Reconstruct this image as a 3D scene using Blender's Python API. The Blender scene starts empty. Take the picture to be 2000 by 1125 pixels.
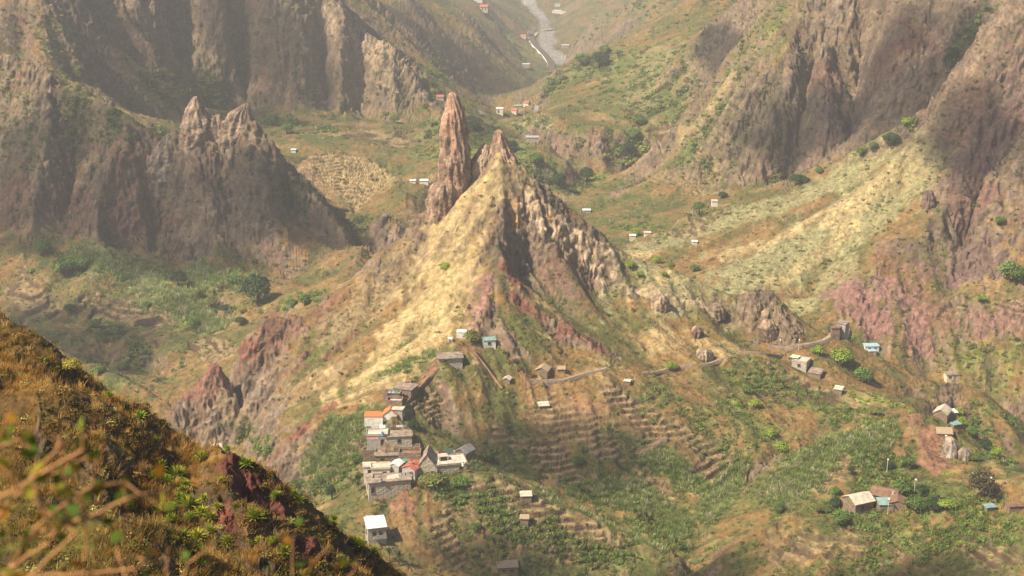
import bpy, bmesh, math, random, time
import numpy as np
T0 = time.time()
R = math.radians
sc = bpy.context.scene
# ------------------------------------------------------------ camera, sky, sun, exposure
PITCH = 18.0; FPX = 3078.0
cam_d = bpy.data.cameras.new('camera'); cam = bpy.data.objects.new('camera', cam_d)
sc.collection.objects.link(cam); sc.camera = cam
cam_d.sensor_width = 36.0; cam_d.lens = 36.0 * FPX / 2000.0
cam_d.clip_start = 0.2; cam_d.clip_end = 20000
cam.location = (0, 0, 0); cam.rotation_euler = (R(90 - PITCH), 0, 0)
cam_d.dof.use_dof = True; cam_d.dof.focus_distance = 320.0; cam_d.dof.aperture_fstop = 4.5
SUN = np.array([-0.58, -0.30, 0.76]); SUN /= np.linalg.norm(SUN)
elev = math.asin(SUN[2]); azim = math.atan2(SUN[0], SUN[1])
w = bpy.data.worlds.new("World"); sc.world = w; w.use_nodes = True
nt = w.node_tree; bg = nt.nodes['Background']
sky = nt.nodes.new('ShaderNodeTexSky'); sky.sky_type = 'NISHITA'; sky.sun_disc = False
sky.sun_elevation = elev; sky.sun_rotation = azim; sky.altitude = 600; sky.dust_density = 2.5
nt.links.new(sky.outputs[0], bg.inputs[0]); bg.inputs[1].default_value = 0.07
sd = bpy.data.lights.new('sun', 'SUN'); sd.energy = 5.0; sd.angle = R(0.55); sd.color = (1.0, 0.87, 0.67)
so = bpy.data.objects.new('sun', sd); sc.collection.objects.link(so)
from mathutils import Vector, Matrix
so.rotation_euler = Vector(SUN).to_track_quat('Z', 'Y').to_euler(); so.location = (-200, 200, 400)
sc.view_settings.view_transform = 'Standard'; sc.view_settings.look = 'None'
sc.view_settings.exposure = 0.94; sc.view_settings.gamma = 1.0
sc.cycles.max_bounces = 5; sc.cycles.diffuse_bounces = 2; sc.cycles.transparent_max_bounces = 12
sc.cycles.volume_bounces = 0; sc.cycles.use_denoising = True

# ------------------------------------------------------------ noise
rs = np.random.RandomState(7)
PT = rs.permutation(1024).astype(np.int32)
GA = rs.rand(1024).astype(np.float32) * 2 * np.pi
GX = np.cos(GA); GY = np.sin(GA)
G3 = rs.normal(size=(1024, 3)).astype(np.float32); G3 /= np.linalg.norm(G3, axis=1)[:, None]
def fade(t): return t * t * t * (t * (t * 6 - 15) + 10)
def n2(x, y, seed=0):
    x = np.asarray(x, np.float32) + seed * 17.13; y = np.asarray(y, np.float32) + seed * 9.71
    xi = np.floor(x); yi = np.floor(y); fx = x - xi; fy = y - yi
    xi = xi.astype(np.int32) & 1023; yi = yi.astype(np.int32) & 1023
    u = fade(fx); v = fade(fy)
    def g(a, b, dx, dy):
        h = PT[(PT[(xi + a) & 1023] + yi + b) & 1023]
        return GX[h] * dx + GY[h] * dy
    a = g(0, 0, fx, fy); b = g(1, 0, fx - 1, fy); c = g(0, 1, fx, fy - 1); d = g(1, 1, fx - 1, fy - 1)
    return ((a + (b - a) * u) * (1 - v) + (c + (d - c) * u) * v) * 1.5
def n3(x, y, z, seed=0):
    x = np.asarray(x, np.float32) + seed * 17.13; y = np.asarray(y, np.float32); z = np.asarray(z, np.float32) + seed * 5.3
    xi = np.floor(x); yi = np.floor(y); zi = np.floor(z); fx = x - xi; fy = y - yi; fz = z - zi
    xi = xi.astype(np.int32); yi = yi.astype(np.int32); zi = zi.astype(np.int32)
    u = fade(fx); v = fade(fy); w_ = fade(fz); out = 0
    for a in (0, 1):
        pa = PT[(xi + a) & 1023]; wa = u if a else 1 - u
        for b in (0, 1):
            pb = PT[(pa + yi + b) & 1023]; wb = wa * (v if b else 1 - v)
            for c in (0, 1):
                h = PT[(pb + zi + c) & 1023]; g = G3[h]
                out = out + wb * (w_ if c else 1 - w_) * (g[..., 0] * (fx - a) + g[..., 1] * (fy - b) + g[..., 2] * (fz - c))
    return out * 1.6
def fbm(x, y, o, seed=0, g=0.5):
    s = 0; a = 1.0; t = 0
    for i in range(o):
        s = s + a * n2(x, y, seed + i); t += a; a *= g; x = x * 2.03; y = y * 2.03
    return s / t
def ridged(x, y, o, seed=0, g=0.5):
    s = 0; a = 1.0; t = 0; prev = 1.0
    for i in range(o):
        n = 1 - np.abs(n2(x, y, seed + i)) * 1.6; n = np.clip(n, 0, 1) ** 2 * prev
        s = s + a * n; prev = 0.4 + 0.6 * np.clip(n * 1.5, 0, 1); t += a; a *= g; x = x * 2.03; y = y * 2.03
    return s / t
def sstep(a, b, x):
    t = np.clip((x - a) / (b - a), 0, 1); return t * t * (3 - 2 * t)

# ------------------------------------------------------------ where the land lies: surveyed lines (bearing point, distance)
cP, sP = math.cos(R(PITCH)), math.sin(R(PITCH))
def px(u, v):
    xc = (u - 1000.0) / FPX; yc = (562.5 - v) / FPX
    dy = cP + yc * sP
    return xc / dy, (-sP + yc * cP) / dy
def at(u, v, Y):
    s, r = px(u, v); return np.array([s * Y, Y, r * Y])
LINES = [
 # near hill, left
 [(-500,250,112),(-300,380,108),(-80,525,101),(0,578,97),(60,645,94),(120,700,92),(200,770,89),(250,800,88),(290,870,86),(322,925,84),(350,955,83),(385,922,85),(430,872,87),(480,905,86),(520,945,85),(580,990,85),(640,1030,84),(700,1070,84),(745,1105,84),(800,1150,86),(900,1230,88),(1100,1400,95),(1500,1500,100),(2500,1550,100)],
 [(-500,1000,58),(-300,1125,60),(0,1125,64),(300,1125,66),(600,1140,72),(720,1160,78),(900,1500,70),(2500,1600,70)],
 [(-500,1350,28),(0,1420,30),(700,1500,32),(1400,1600,32),(2500,1600,32)],
 [(350,945,82),(385,1010,78),(440,1080,74),(480,1150,69)],
 [(430,885,85.5),(455,970,78),(520,1060,73),(575,1150,69)],
 [(480,930,84),(560,1020,80),(640,1110,77)],
 [(200,780,87),(200,900,77),(250,1100,66)],[(100,700,88),(80,850,78),(60,1000,70)],
 [(300,900,84),(310,1000,77),(370,1120,71)],
 [(-500,900,150),(-300,900,148),(0,950,140),(300,1080,128),(450,1100,128),(700,1250,135),(1100,1400,140),(2500,1450,140)],
 [(-500,1200,200),(0,1250,200),(560,1300,220),(1000,1300,240),(1500,1300,260),(2500,1250,260)],
 [(-500,1700,6),(1000,1900,6),(2500,1900,6)],
 [(-500,2300,1.3),(1000,2500,1.3),(2500,2500,1.3)],
 # village spur
 [(745,1190,385),(740,1125,402),(735,1040,424),(742,960,440),(745,870,459),(760,790,480),(800,735,496),(850,705,506),(930,665,522)],
 # pyramid front edge
 [(930,665,522),(960,600,535),(975,540,546),(965,480,556),(985,400,570),(978,340,580),(975,310,585),(975,275,590)],
 # pyramid left crest and shoulder
 [(975,275,590),(945,303,591),(920,345,590),(890,372,588),(850,392,586),(803,420,584),(792,445,582),(790,472,580),(752,492,576),(700,535,572),(640,572,566),(590,620,560),(560,615,558),(520,595,556),(480,640,552),(450,680,548),(400,715,542),(350,760,536),(335,785,532)],
 # pyramid right crest, outcrop, saddle
 [(975,275,590),(1002,300,590),(1020,312,590),(1040,335,590),(1062,362,590),(1085,376,590),(1130,418,590),(1165,450,588),(1182,462,588),(1215,487,586),(1280,510,586),(1340,530,584),(1400,560,582),(1440,575,580),(1480,552,580),(1520,572,578),(1560,628,574),(1590,648,572),(1640,648,572),(1700,682,570),(1780,722,562),(1830,745,556),(1890,745,560)],
 # pyramid cliff band and ribs
 [(765,478,580),(735,492,578),(710,512,574)],[(775,530,572),(740,548,570),(705,575,566)],
 [(940,345,587),(900,430,578),(860,520,564),(800,620,543),(740,700,518)],
 [(830,450,582),(790,520,572),(740,600,559),(680,685,536),(640,740,519)],
 [(1110,425,588),(1100,400,590)],[(1190,500,583),(1225,520,584)],
 [(1000,395,573),(1060,405,579),(1130,445,581),(1200,492,582)],
 [(1000,490,568),(1080,495,573),(1150,545,572),(1215,562,575)],
 [(975,545,546),(1030,590,543),(1090,640,535),(1150,690,525),(1195,720,517)],
 [(1010,525,559),(1080,580,554),(1150,632,547),(1210,680,537),(1228,712,528)],
 [(962,575,542),(990,620,532),(1060,690,518)],
 [(1240,560,575),(1290,600,566),(1330,650,556)],
 [(1400,610,572),(1440,650,566),(1470,680,560)],
 # path line at the pyramid's foot
 [(1040,745,505),(1110,738,510),(1180,727,516),(1250,728,521),(1310,722,527),(1430,700,540),(1500,690,548),(1560,690,556),(1600,675,562),(1650,655,569)],
 # left flank
 [(760,790,480),(690,795,486),(600,835,487),(520,890,484),(500,915,480)],
 [(640,760,510),(560,800,503),(500,860,498)],
 [(335,790,540),(400,810,535),(470,860,525),(490,890,515),(480,940,500),(500,1100,460),(560,1250,400)],
 [(600,1000,440),(640,1080,420)],
 # village spur, right: reed crest, gully and slopes
 [(745,900,452),(880,892,450),(960,925,446),(1060,970,441),(1180,1022,434),(1290,1075,428),(1345,1120,416)],
 [(850,830,484),(900,868,478),(1000,930,467),(1130,990,458),(1260,1052,448),(1370,1070,444),(1335,1125,428),(1330,1250,380)],
 [(850,1125,410),(1000,1125,416),(1180,1125,421)],
 [(1000,820,489),(1100,870,480),(1200,900,476),(1300,900,480)],
 [(1190,735,512),(1230,775,506),(1290,800,500),(1370,870,489),(1440,935,477),(1460,975,468)],
 [(1180,770,500),(1220,820,493),(1260,860,486),(1350,960,466),(1385,1030,450),(1370,1070,444)],
 [(1400,730,530),(1450,800,510),(1500,870,492),(1470,950,470),(1400,1020,452),(1370,1070,444)],
 # knoll on the right
 [(1460,965,462),(1500,915,468),(1560,878,472),(1640,845,476),(1720,815,480),(1790,800,483),(1850,808,485),(1900,850,480),(1960,890,474),(2050,930,468),(2200,950,460)],
 [(1540,880,488),(1640,835,498),(1720,800,508),(1790,790,515)],
 [(1600,740,540),(1700,760,535),(1780,770,530),(1830,790,525)],
 [(1660,990,432),(1700,975,434),(1760,975,434),(1820,980,432),(1900,975,430)],
 [(1380,1110,416),(1450,1060,421),(1520,1022,424),(1600,1003,426),(1700,1003,427),(1800,995,426),(1870,970,423),(1940,945,420),(2050,915,418),(2300,880,415)],
 [(1400,1180,395),(1500,1125,400),(1700,1125,398),(1900,1125,388),(2050,1125,380),(2300,1100,370)],
 # gully behind the knoll, ledge of the ruined house
 [(1800,800,545),(1860,880,530),(1940,930,520),(2050,960,510),(2300,980,500)],
 [(1830,745,556),(1880,742,560),(1920,760,556),(1960,800,548),(1990,840,540)],
 [(1590,700,600),(1700,740,605),(1800,770,605),(1900,800,600),(2000,850,580),(2200,900,570)],
 # right hand slope, near
 [(1230,490,760),(1300,452,770),(1400,412,780),(1500,377,788),(1600,345,790),(1700,290,785),(1790,235,780),(1850,150,775),(1920,60,770),(2000,-40,760),(2200,-250,750),(2500,-300,750)],
 [(1150,580,690),(1230,600,665),(1400,650,640),(1560,715,615),(1700,730,612)],
 [(2000,250,712),(1860,400,695),(1730,480,688),(1640,590,655),(1600,650,635)],
 [(2100,420,670),(1930,540,660),(1800,610,645),(1740,690,622)],
 [(1900,250,745),(1780,390,725),(1650,480,712),(1560,590,680)],
 # right wall, far
 [(1620,-120,1010),(1500,0,1000),(1440,90,985),(1380,160,975),(1320,240,962),(1270,322,950),(1230,370,935)],
 [(1470,40,1078),(1400,130,1072),(1340,215,1062)],[(1500,-70,1108),(1430,20,1104),(1370,85,1100),(1320,150,1095)],
 [(1300,200,1075),(1256,245,1040),(1230,300,1010),(1170,342,985),(1130,368,955)],
 [(1340,400,880),(1400,365,895),(1520,360,885),(1620,330,870),(1720,270,860),(1800,200,850),(1870,120,845),(1950,30,845)],
 [(1480,335,888),(1510,220,908),(1560,100,942)],[(1545,345,892),(1565,230,925),(1610,110,958)],[(1605,325,872),(1610,200,898),(1600,80,935),(1610,0,950)],[(1660,305,880),(1685,200,912),(1680,60,950)],[(1722,262,862),(1742,130,882),(1745,20,912)],[(1790,195,866),(1822,90,890),(1845,0,912)],
 [(1985,300,722),(1925,420,712),(1870,560,682)],[(1930,330,700),(1880,470,682),(1850,600,658)],
 [(1650,-60,965),(1800,-100,935),(1950,-140,900),(2300,-250,900)],
 [(1140,480,820),(1125,420,880),(1122,380,930),(1128,368,955)],
 [(1200,500,790),(1250,430,850),(1330,410,865)],
 # far hill and cliff, right of the river
 [(1400,-80,1330),(1330,25,1300),(1254,75,1285),(1183,98,1265),(1105,117,1240),(1073,163,1190),(1045,203,1140),(1020,233,1090)],
 [(1290,90,1190),(1230,150,1150),(1150,190,1110),(1080,225,1070)],[(1310,130,1150),(1270,190,1090)],
 [(1060,238,1042),(1110,248,1022),(1180,248,1014),(1228,242,1012)],
 [(1070,275,1028),(1100,315,1005),(1130,338,992),(1190,330,1000),(1215,305,1002)],
 
 # riverbed, banks
 [(1014,0,2750),(1043,29,2550),(1060,45,2420),(1034,61,2340),(1043,88,2200),(1078,131,1990),(1064,155,1890),(1050,180,1790)],
 [(1090,10,2700),(1096,33,2540),(1082,49,2440),(1078,82,2260),(1121,102,2140),(1104,138,1990),(1085,165,1880),(1060,200,1760)],
 [(930,221,1500),(1000,214,1540),(1060,205,1600),(1050,190,1720)],
 [(900,-70,3300),(1100,-70,3300),(1300,-90,3200)],
 [(1100,-100,4500),(0,-350,4500),(2200,-350,4500)],
 [(1118,95,2100),(1150,55,1980),(1220,0,1880),(1290,-60,1850)],[(1170,92,1600),(1250,60,1500),(1330,10,1480),(1400,-70,1480)],[(1120,10,2600),(1180,-40,2500)],
 [(960,-20,2650),(985,30,2300),(990,90,2100),(1040,140,1900)],
 [(860,-80,2300),(910,-20,2150),(950,30,2050),(970,60,2000)],
 # hills left of the river
 [(700,-200,1800),(800,-60,1750),(870,5,1720),(910,15,1700),(935,50,1690),(960,95,1680),(1000,130,1660),(1035,165,1640),(1047,190,1620)],
 [(780,-40,1600),(850,60,1570),(890,140,1535),(915,205,1495)],
 [(930,60,1660),(960,130,1625),(1010,185,1590)],
 [(690,-40,1450),(740,3,1440),(780,18,1430),(820,60,1420),(850,110,1400),(880,150,1380),(905,190,1350),(940,218,1320),(1010,245,1240)],
 [(830,140,1240),(850,200,1210),(760,60,1320),(680,-40,1340)],
 [(850,215,1060),(930,235,1022),(1000,262,992),(1060,300,962),(1095,335,946)],[(870,280,985),(900,330,925)],[(940,270,990),(985,330,935),(1000,360,915)],[(1010,300,955),(1050,350,930)],
 # great cliffs, left
 [(690,45,1172),(725,55,1172),(765,82,1170),(810,138,1162),(826,180,1156)],
 [(690,45,1172),(640,-60,1185),(600,-120,1195),(480,-150,1200),(350,-160,1205),(200,-150,1170),(60,-150,1120),(-300,-250,1100)],
 [(826,222,1128),(760,240,1125),(700,230,1146),(668,222,1130),(640,218,1154),(590,214,1134),(555,210,1136),(480,207,1162),(425,203,1142),(340,250,1060),(250,240,1000),(200,180,990),(130,60,1010)],
 [(520,-40,1172),(530,60,1160),(545,150,1146),(555,205,1136)],[(585,-20,1172),(590,80,1158),(585,160,1146),(590,212,1134)],[(622,-20,1200),(628,80,1186),(632,160,1170),(636,214,1154)],
 [(665,40,1166),(660,120,1150),(668,215,1130)],[(745,80,1160),(755,160,1146),(750,235,1124)],[(708,62,1182),(704,150,1168),(702,226,1146)],[(480,-40,1208),(478,80,1190),(480,200,1162)],[(430,-40,1180),(425,80,1165),(425,198,1142)],
 [(360,-60,1200),(350,60,1180),(350,200,1110)],[(300,-60,1165),(285,60,1140),(300,160,1100)],[(210,-60,1160),(200,60,1120),(210,160,1040)],
 [(0,-60,985),(90,-20,975),(130,60,965),(180,140,955),(250,200,940),(300,260,925),(320,300,910)],
 # ridge with two peaks, left
 [(-400,-100,920),(-100,40,895),(0,84,885),(60,110,878),(130,158,868),(180,182,858),(230,215,848),(280,243,840),(302,268,838),(330,250,834),(352,256,832),(385,195,829),(425,232,827),(475,207,824),(510,250,820),(560,320,812),(620,382,800),(680,450,780),(720,500,757),(760,545,735)],
 [(385,300,812),(400,400,792),(430,465,774)],[(475,300,810),(520,400,790),(570,480,766),(620,540,738)],[(235,320,826),(195,400,806),(172,465,790)],[(120,260,850),(80,350,826),(60,435,806)],
 [(430,320,824),(452,400,808),(482,488,788)],[(322,340,830),(320,420,812),(330,485,796)],[(172,300,852),(142,380,834),(130,452,818)],[(20,200,868),(0,320,850),(-10,430,830)],
 [(-400,400,850),(-100,430,830),(0,442,822),(100,458,812),(200,478,802),(330,492,790),(420,475,786),(500,525,768),(600,545,738),(650,565,715)],
 [(300,340,900),(420,330,900),(520,340,900),(560,360,880)],
 # basin behind it
 [(540,238,1080),(640,250,1060),(760,262,1050),(850,300,1020)],
 [(520,300,980),(600,285,975),(700,270,1000)],
 [(590,296,902),(660,290,916),(740,310,906),(782,362,872)],
 [(600,350,884),(680,366,886),(765,383,868)],[(620,400,872),(680,415,866),(750,410,850)],
 [(560,420,812),(640,455,790),(690,480,765)],
 [(560,595,650),(640,570,672),(700,490,745),(760,440,800),(850,410,862),(950,390,905),(1060,392,925),(1120,380,932)],
 [(790,385,850),(830,360,880),(850,320,930)],
 # green bowl, left
 [(60,545,756),(105,590,732),(145,640,708)],[(120,552,752),(160,600,722),(190,655,690)],[(215,560,744),(270,575,734),(320,620,712),(340,650,700)],[(170,585,735),(200,640,704)],
 [(180,668,676),(250,678,670),(330,680,664),(420,690,657)],[(200,718,668),(280,730,660),(350,742,645)],[(0,680,668),(60,700,660)],
 [(360,540,752),(420,600,722),(450,650,690)],
 [(-400,600,770),(0,560,752),(120,560,745),(250,560,738),(400,570,722),(520,590,700)],
 [(-400,700,690),(0,650,690),(120,640,690),(250,650,683),(330,690,665),(430,690,652)],
 [(600,590,665),(540,640,650),(470,692,634),(380,745,616),(320,775,604),(300,820,598),(380,880,570),(470,890,545)],
 [(-400,700,640),(50,645,628),(150,705,602),(250,735,586),(350,790,572),(440,855,556)],
 [(0,900,560),(200,930,540),(400,980,520),(-400,900,560)],
]
# the land falls away behind these crests: (first point of the line, extra drop, factor on distance)
DROPS = {(975,275,590):(45,1.035),(1620,-120,1010):(34,1.05),(1400,-80,1330):(24,1.05),(850,215,1060):(24,1.045),(690,-40,1450):(20,1.05),(700,-200,1800):(16,1.05),
 (-400,-100,920):(45,1.045),(1230,490,760):(34,1.04),(1460,965,462):(26,1.03),(-400,700,640):(24,1.04),(690,45,1172):(30,1.04),(590,296,902):(24,1.04),
 (1380,1110,416):(8,1.02),(745,900,452):(10,1.02),(1340,400,880):(-1,1.0)}
for L_ in list(LINES):
    d_ = DROPS.get(L_[0])
    if d_ and d_[0] > 0: LINES.append([(u, v + d_[0], Y * d_[1]) for u, v, Y in L_])
S0, S1 = -0.46, 0.46; TA, TB = math.log(1.25), math.log(4800.0)
NS, NT = 461, 1501
def solve():
    ds = (S1 - S0) / (NS - 1); dt = (TB - TA) / (NT - 1)
    val = np.zeros((NT, NS)); cnt = np.zeros((NT, NS))
    for L in LINES:
        P = [(*px(u, v), math.log(Y)) for u, v, Y in L]
        for (sa, ra, ta), (sb, rb, tb) in zip(P, P[1:]):
            n = int(max(abs(sb - sa) / ds, abs(tb - ta) / dt) * 1.5) + 2
            k = np.linspace(0, 1, n); ss = sa + (sb - sa) * k; tt = ta + (tb - ta) * k; rr = ra + (rb - ra) * k
            i = np.round((ss - S0) / ds).astype(int); j = np.round((tt - TA) / dt).astype(int)
            m = (i >= 0) & (i < NS) & (j >= 0) & (j < NT)
            np.add.at(val, (j[m], i[m]), rr[m]); np.add.at(cnt, (j[m], i[m]), 1)
    levels = []
    v, c = val, cnt
    levels.append((v, c))
    while min(v.shape) > 12:
        h, w_ = v.shape; h2, w2 = (h + 1) // 2, (w_ + 1) // 2
        V = np.zeros((h2 * 2, w2 * 2)); C = np.zeros((h2 * 2, w2 * 2)); V[:h, :w_] = v; C[:h, :w_] = c
        v = V.reshape(h2, 2, w2, 2).sum((1, 3)); c = C.reshape(h2, 2, w2, 2).sum((1, 3)); levels.append((v, c))
    g = None
    wx = (1 / ds) ** 2; wy = (1 / dt) ** 2; tot = 2 * (wx + wy); wx /= tot; wy /= tot
    for v, c in reversed(levels):
        m = c > 0; f = np.where(m, v / np.maximum(c, 1), 0)
        if g is None: g = np.full(v.shape, f[m].mean())
        else:
            h, w_ = v.shape; yi = np.clip(np.arange(h) / 2 - .25, 0, g.shape[0] - 1.001); xi = np.clip(np.arange(w_) / 2 - .25, 0, g.shape[1] - 1.001)
            y0 = yi.astype(int); x0 = xi.astype(int); fy = (yi - y0)[:, None]; fx = (xi - x0)[None]
            a = g[y0][:, x0]; b = g[y0][:, x0 + 1]; cc = g[y0 + 1][:, x0]; d = g[y0 + 1][:, x0 + 1]
            g = (a * (1 - fx) + b * fx) * (1 - fy) + (cc * (1 - fx) + d * fx) * fy
        g = np.where(m, f, g)
        for it in range(60 if v.size > 2e5 else 160):
            p = np.pad(g, 1, mode='edge')
            g = np.where(m, f, (p[1:-1, :-2] + p[1:-1, 2:]) * wx + (p[:-2, 1:-1] + p[2:, 1:-1]) * wy)
    for it in range(3):
        p = np.pad(g, 1, mode='edge'); g = g * .5 + (p[1:-1, :-2] + p[1:-1, 2:] + p[:-2, 1:-1] + p[2:, 1:-1]) * .125
    return g
BASE = solve()
print('solved', time.time() - T0)
def base_r(s, t):
    x = np.clip((s - S0) / (S1 - S0) * (NS - 1), 0, NS - 1.001); y = np.clip((t - TA) / (TB - TA) * (NT - 1), 0, NT - 1.001)
    x0 = x.astype(np.int32); y0 = y.astype(np.int32); fx = x - x0; fy = y - y0
    a = BASE[y0, x0]; b = BASE[y0, x0 + 1]; c = BASE[y0 + 1, x0]; d = BASE[y0 + 1, x0 + 1]
    return (a * (1 - fx) + b * fx) * (1 - fy) + (c * (1 - fx) + d * fx) * fy
# ------------------------------------------------------------ height of the land
def _grad():
    t = np.linspace(TA, TB, NT)[:, None]; s = np.linspace(S0, S1, NS)[None]
    Y = np.exp(t); Z = BASE * Y
    dZt = np.gradient(Z, axis=0) / ((TB - TA) / (NT - 1)); dZs = np.gradient(Z, axis=1) / ((S1 - S0) / (NS - 1))
    gx = dZs / Y; gy = (dZt - s * dZs) / Y
    sl = np.sqrt(gx ** 2 + gy ** 2)
    for it in range(6):
        p = np.pad(sl, 1, mode='edge'); sl = sl * .2 + (p[1:-1, :-2] + p[1:-1, 2:] + p[:-2, 1:-1] + p[2:, 1:-1]) * .2
    return sl
SL = _grad()
def base_slope(s, t):
    x = np.clip((s - S0) / (S1 - S0) * (NS - 1), 0, NS - 1).astype(np.int32); y = np.clip((t - TA) / (TB - TA) * (NT - 1), 0, NT - 1).astype(np.int32)
    return SL[y, x]
RIVER = [(1030,-5),(1060,35),(1066,62),(1068,95),(1098,122),(1083,155)]
# coarse survey grid
NCS, NCT = 520, 2600
CS = np.linspace(S0, S1, NCS); CT = np.linspace(TA, TB, NCT)
_s, _t = np.meshgrid(CS, CT); _s = _s.astype(np.float32); _t = _t.astype(np.float32)
def blur(a, n, rx=1, ry=1):
    for it in range(n):
        p = np.pad(a, 1, mode='edge'); a = (a * 2 + p[1:-1, :-2] + p[1:-1, 2:] + p[:-2, 1:-1] + p[2:, 1:-1]) / 6
    return a
def _flow():
    t = np.linspace(TA, TB, NT)[:, None]; s = np.linspace(S0, S1, NS)[None]; Y = np.exp(t); Z = BASE * Y
    dt_ = (TB - TA) / (NT - 1); ds_ = (S1 - S0) / (NS - 1)
    zt = np.gradient(Z, axis=0) / dt_; zs = np.gradient(Z, axis=1) / ds_
    gx = blur(zs / Y, 8); gy = blur((zt - s * zs) / Y, 8); m = np.sqrt(gx ** 2 + gy ** 2) + .04
    cr_ = BASE - blur(BASE, 60)
    return gx / m, gy / m, cr_
FX, FY, CRST = _flow()
def sampN(A, s, t):
    x = np.clip((s - S0) / (S1 - S0) * (A.shape[1] - 1), 0, A.shape[1] - 1.001); y = np.clip((t - TA) / (TB - TA) * (A.shape[0] - 1), 0, A.shape[0] - 1.001)
    x0 = x.astype(np.int32); y0 = y.astype(np.int32); fx = x - x0; fy = y - y0
    return (A[y0, x0] * (1 - fx) + A[y0, x0 + 1] * fx) * (1 - fy) + (A[y0 + 1, x0] * (1 - fx) + A[y0 + 1, x0 + 1] * fx) * fy
FX = FX.astype(np.float32); FY = FY.astype(np.float32)
def gullies(lam, length, seed, ymin, ymax, steps=5):
    """ridged noise drawn out down the fall line, so that spurs and gullies run downhill"""
    j0, j1 = np.searchsorted(CT, [math.log(ymin), math.log(ymax)])
    s = _s[j0:j1]; t = _t[j0:j1]; Y = np.exp(t); X = s * Y
    def nz(x, y): return 1 - np.abs(n2(x / lam + .35 * n2(x / lam / 2.2, y / lam / 2.2, seed + 5), y / lam, seed)) * 1.7
    acc = nz(X, Y) * 1.0; wsum = 1.0; h = length / steps / 2
    for sg in (-1, 1):
        x = X.copy(); y = Y.copy()
        for i in range(1, steps + 1):
            ss = x / y; tt = np.log(y); fx = FX[np.clip(((tt - TA) / (TB - TA) * (NT - 1)), 0, NT - 1).astype(np.int32), np.clip(((ss - S0) / (S1 - S0) * (NS - 1)), 0, NS - 1).astype(np.int32)]
            fy = FY[np.clip(((tt - TA) / (TB - TA) * (NT - 1)), 0, NT - 1).astype(np.int32), np.clip(((ss - S0) / (S1 - S0) * (NS - 1)), 0, NS - 1).astype(np.int32)]
            x = x + sg * h * fx; y = np.maximum(y + sg * h * fy, 2)
            k = 1 - i / (steps + 1.5); acc = acc + k * nz(x, y); wsum += k
    out = np.zeros(_s.shape, np.float32); acc = acc / wsum; acc = (acc - acc.mean()) / (acc.std() + 1e-6)
    out[j0:j1] = acc; return out
G_far = gullies(62, 130, 3, 560, 3600); G_far2 = gullies(24, 60, 13, 560, 2600); G_mid = gullies(27, 60, 23, 180, 900); G_mid2 = gullies(9, 24, 33, 180, 900); G_near = gullies(7, 14, 43, 20, 210)
G_far3 = gullies(9.5, 30, 53, 640, 1500, 4); G_mid3 = gullies(3.6, 10, 63, 330, 720, 3)
print('gullies', time.time() - T0)
def macro(s, t):
    """height above the surveyed lines: spurs, gullies and flutes of the rock"""
    Y = np.exp(t); sl = base_slope(s, t)
    far = sstep(640, 820, Y); mid = sstep(180, 330, Y) ; near = 1 - sstep(130, 260, Y)
    cl = sstep(0.25, 1.1, sl); cm = 1 - .75 * sstep(.0015, .012, sampN(CRST, s, t))
    flat = (1 - sstep(1380, 1500, Y) * (1 - sstep(0.12, 0.35, sl))) * sstep(.02, .22, sl) * cm
    z = far * flat * (0.28 + .8 * cl) * (6.5 * sampN(G_far, s, t) + 2.8 * sampN(G_far2, s, t) + 1.0 * sampN(G_far3, s, t))
    pyr = 1 + .2 * np.exp(-(((s * Y + 10) / 110) ** 2 + ((Y - 560) / 60) ** 2))
    z = z + pyr * mid * (1 - .8 * far) * flat * (0.42 + 0.75 * cl) * (2.0 * sampN(G_mid, s, t) + .85 * sampN(G_mid2, s, t) + .33 * sampN(G_mid3, s, t))
    z = z + near * (0.45 + cl) * .95 * cm * (sampN(G_near, s, t) - .5) * sstep(15, 50, Y) - .1 * near * sstep(15, 50, Y)
    return z
def rock_detail(x, Y, sl, rocky, z):
    """finer relief: crags, blocks, ledges"""
    mid = sstep(180, 330, Y); near = 1 - sstep(130, 260, Y)
    far = sstep(640, 820, Y)
    cr = (0.12 + rocky)
    d = mid * cr * 1.6 * (ridged(x / 12, Y / 12, 2, 41) - 0.42) * (1 + .6 * far)
    d = d + cr * (0.55 + 0.25 * mid + 0.5 * far) * n2(x / 3.9, Y / 3.9, 45) * (1 - 0.5 * near)
    d = d + cr * 0.30 * n2(x / 1.9, Y / 1.9, 46) * (1 - 0.3 * near)
    m = Y < 220
    if m.any():
        xx = x[m]; yy = Y[m]; e = 0.30 * (ridged(xx / 2.6, yy / 2.6, 3, 51) - .4) * (0.5 + 1.6 * rocky[m]) + 0.10 * n2(xx / .5, yy / .5, 55)
        d[m] += e * sstep(4, 20, yy)
    return d
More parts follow.
